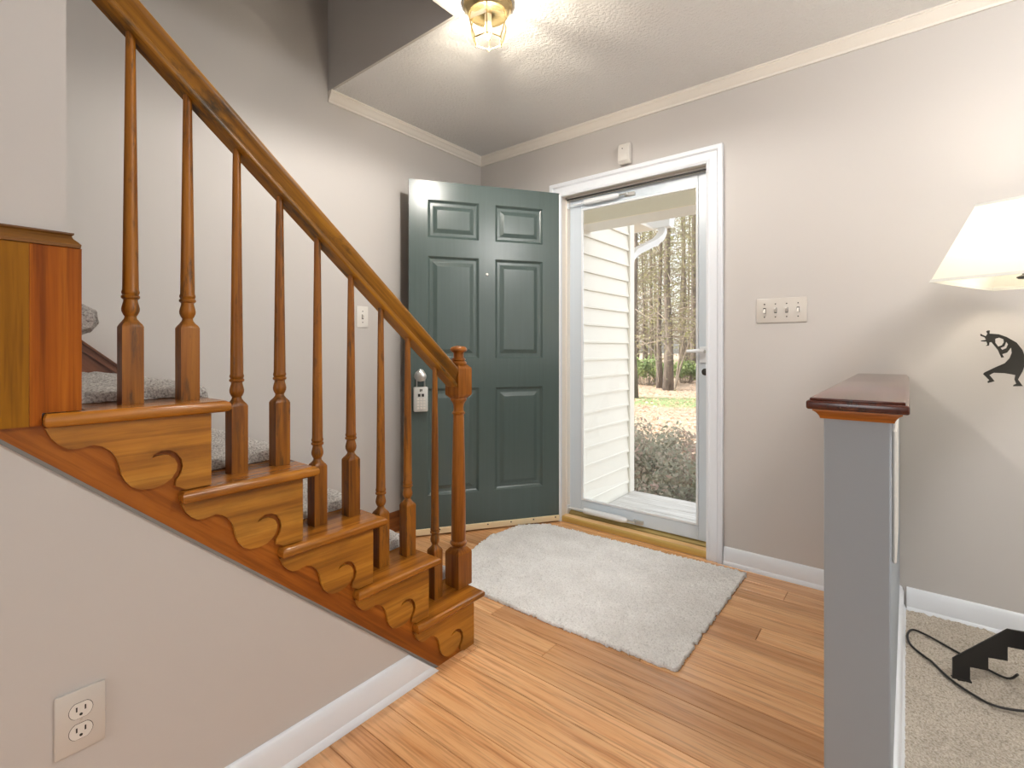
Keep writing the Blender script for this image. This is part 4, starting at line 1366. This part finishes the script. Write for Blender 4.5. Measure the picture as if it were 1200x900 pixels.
variants = [tree_meshes(1, 13, .11, (.02, 0), 3000, .12, 90), tree_meshes(2, 16, .15, (-.015, .01), 3200, .20, 90),
            tree_meshes(3, 11, .08, (.03, .01), 3200, .10, 90), tree_meshes(4, 13, .10, (-.02, 0), 0, 2.0, 120),
            tree_meshes(5, 13, .10, (.012, 0), 5000, .14, 90), tree_meshes(6, 16, .15, (-.010, .005), 9000, .12, 150),
            tree_meshes(7, 15, .10, (.006, 0), 8000, .12, 140), tree_meshes(8, 15, .14, (-.004, 0), 6000, .14, 130)]
def tree(vi, x, y, rz, s, label, group=None, rs=None):
    tm, bmm, fm = variants[vi]
    t = empty('pine_tree' if fm else 'bare_tree', (x, y, gh(x, y)), rz)
    BASEV.pop(t.name, None)
    t.scale = (s, s, s)
    tag(t, label, 'tree', group)
    for nm, me_ in (('trunk', tm), ('branches', bmm), ('needles', fm)):
        if me_ is None: continue
        o = bpy.data.objects.new(nm, me_); COL.objects.link(o); o.parent = t
        if nm != 'trunk': o['kind'] = 'stuff'
    return t
NEAR = [
    (4, -6.69, 14.42, 0.3, 1, 'slender dark pine trunk nearest the porch, right beside the downspout'),
    (5, -7.04, 18.12, 1.2, 1, 'thick dark pine trunk in the middle of the glass pane'),
    (6, -7.62, 18.75, 2.0, 1, 'paler pine trunk just left of the thick dark one'),
    (7, -7.66, 22.82, 4.2, 1, 'brown pine trunk at the right edge of the glass pane, behind the saplings'),
]
for vi, x, y, rz, s, lab in NEAR:
    tree(vi, x, y, rz, s, lab)
r = np.random.RandomState(21)
n = 0
placed = [(a[1], a[2]) for a in NEAR]
while n < 46:
    d = r.uniform(21, 48)
    a = r.uniform(-.54, -.27) if n < 36 else r.uniform(-1.0, .35)
    x, y = a * d, d
    if min(math.hypot(x - q[0], y - q[1]) for q in placed) < .8: continue
    placed.append((x, y))
    vi = int(r.choice([0, 1, 2, 2, 0, 3]))
    tree(vi, x, y, r.uniform(0, 6.28), r.uniform(.75, 1.1),
         'bare grey tree among the pines of the distant woods' if vi == 3 else 'slim pine with yellow-green needles in the distant woods',
         'bare trees in the distant woods' if vi == 3 else 'pines in the distant woods')
    n += 1
# two leaning saplings right of the thick trunk
sp = empty('sapling', (-7.0, 18.65, gh(-7.0, 18.65)))
tag(sp, 'thin forked pale sapling leaning right beside the thick dark trunk', 'sapling')
bx, by_ , bz = -7.0, 18.65, gh(-7.0, 18.65)
for k_, (dx, hz) in enumerate(((.95, 2.9), (.60, 3.3))):
    bm = B(); tube(bm, [(bx, by_, bz - .05), (bx + dx * .25, by_ + .1, bz + hz * .33), (bx + dx * .62, by_ + .2, bz + hz * .7), (bx + dx, by_ + .3, bz + hz)], [.040, .034, .026, .012], 7)
    obj('stem', bm, M['paletwig'], sp)
bm = B(); rr = np.random.RandomState(4)
for i in range(14):
    f = rr.uniform(.35, 1); s = Vector((bx + 0.95 * f, by_ + .3 * f, bz + 2.9 * f)); a = rr.uniform(0, 6.28)
    tube(bm, [s, s + Vector((math.cos(a) * .5, math.sin(a) * .5, rr.uniform(0, .4)))], [.008, .003], 3, False)
o = obj('twigs', bm, M['paletwig'], sp); o['kind'] = 'stuff'

def shrub(name, x, y, rx, ry_, rz_, n, mat, size, label, seed, cat='shrub'):
    r = np.random.RandomState(seed)
    t = empty(name, (x, y, gh(x, y))); BASEV.pop(t.name, None)
    tag(t, label, cat)
    bm = B(); g = []
    for i in range(70):
        a = r.uniform(0, 6.28); q = r.uniform(.1, 1.0) ** .5
        e = Vector((math.cos(a) * rx * q, math.sin(a) * ry_ * q, rz_ * (1.0 - .25 * q * q) * r.uniform(.75, 1.05)))
        s = Vector((e.x * .45, e.y * .45, 0))
        mid = s.lerp(e, .55) + Vector((r.normal() * .05, r.normal() * .05, .05))
        tube(bm, [s, mid, e], [.010, .007, .003], 3, False)
        for k_ in range(10):
            g.append(list(mid.lerp(e, r.uniform(.0, 1.05)) + Vector(r.normal(scale=.085, size=3))))
    o = obj('twigs', bm, M['paletwig'], t); o['kind'] = 'stuff'
    g = np.array(g)
    c = g[r.randint(0, len(g), n)] + r.normal(scale=.06, size=(n, 3))
    c[:, 2] = np.abs(c[:, 2])
    V, F = leafquads(r, c, size)
    me = bpy.data.meshes.new('leaves'); me.from_pydata(V, [], F); me.update()
    o = link('leaves', me, mat, t, smooth=False); o['kind'] = 'stuff'
shrub('azalea_shrub', -2.75, 5.35, 1.05, .85, .80, 9000, M['shrubleaf'], .026, 'grey-green shrub with reddish tips just beyond the porch deck, nearest the downspout', 31)
shrub('azalea_shrub', -1.55, 4.95, .75, .65, .62, 6000, M['shrubleaf'], .026, 'lower twiggy shrub beyond the porch deck, toward the right of the pane', 32)
shrub('laurel_shrub', -8.57, 19.6, .9, .7, 1.1, 3000, M['greenleaf'], .07, 'bright green bush at the foot of the pines left of the pale trunk', 33)
shrub('laurel_shrub', -7.55, 21.3, .7, .6, .9, 2200, M['greenleaf'], .07, 'yellow-green bush behind the leaning sapling', 34)
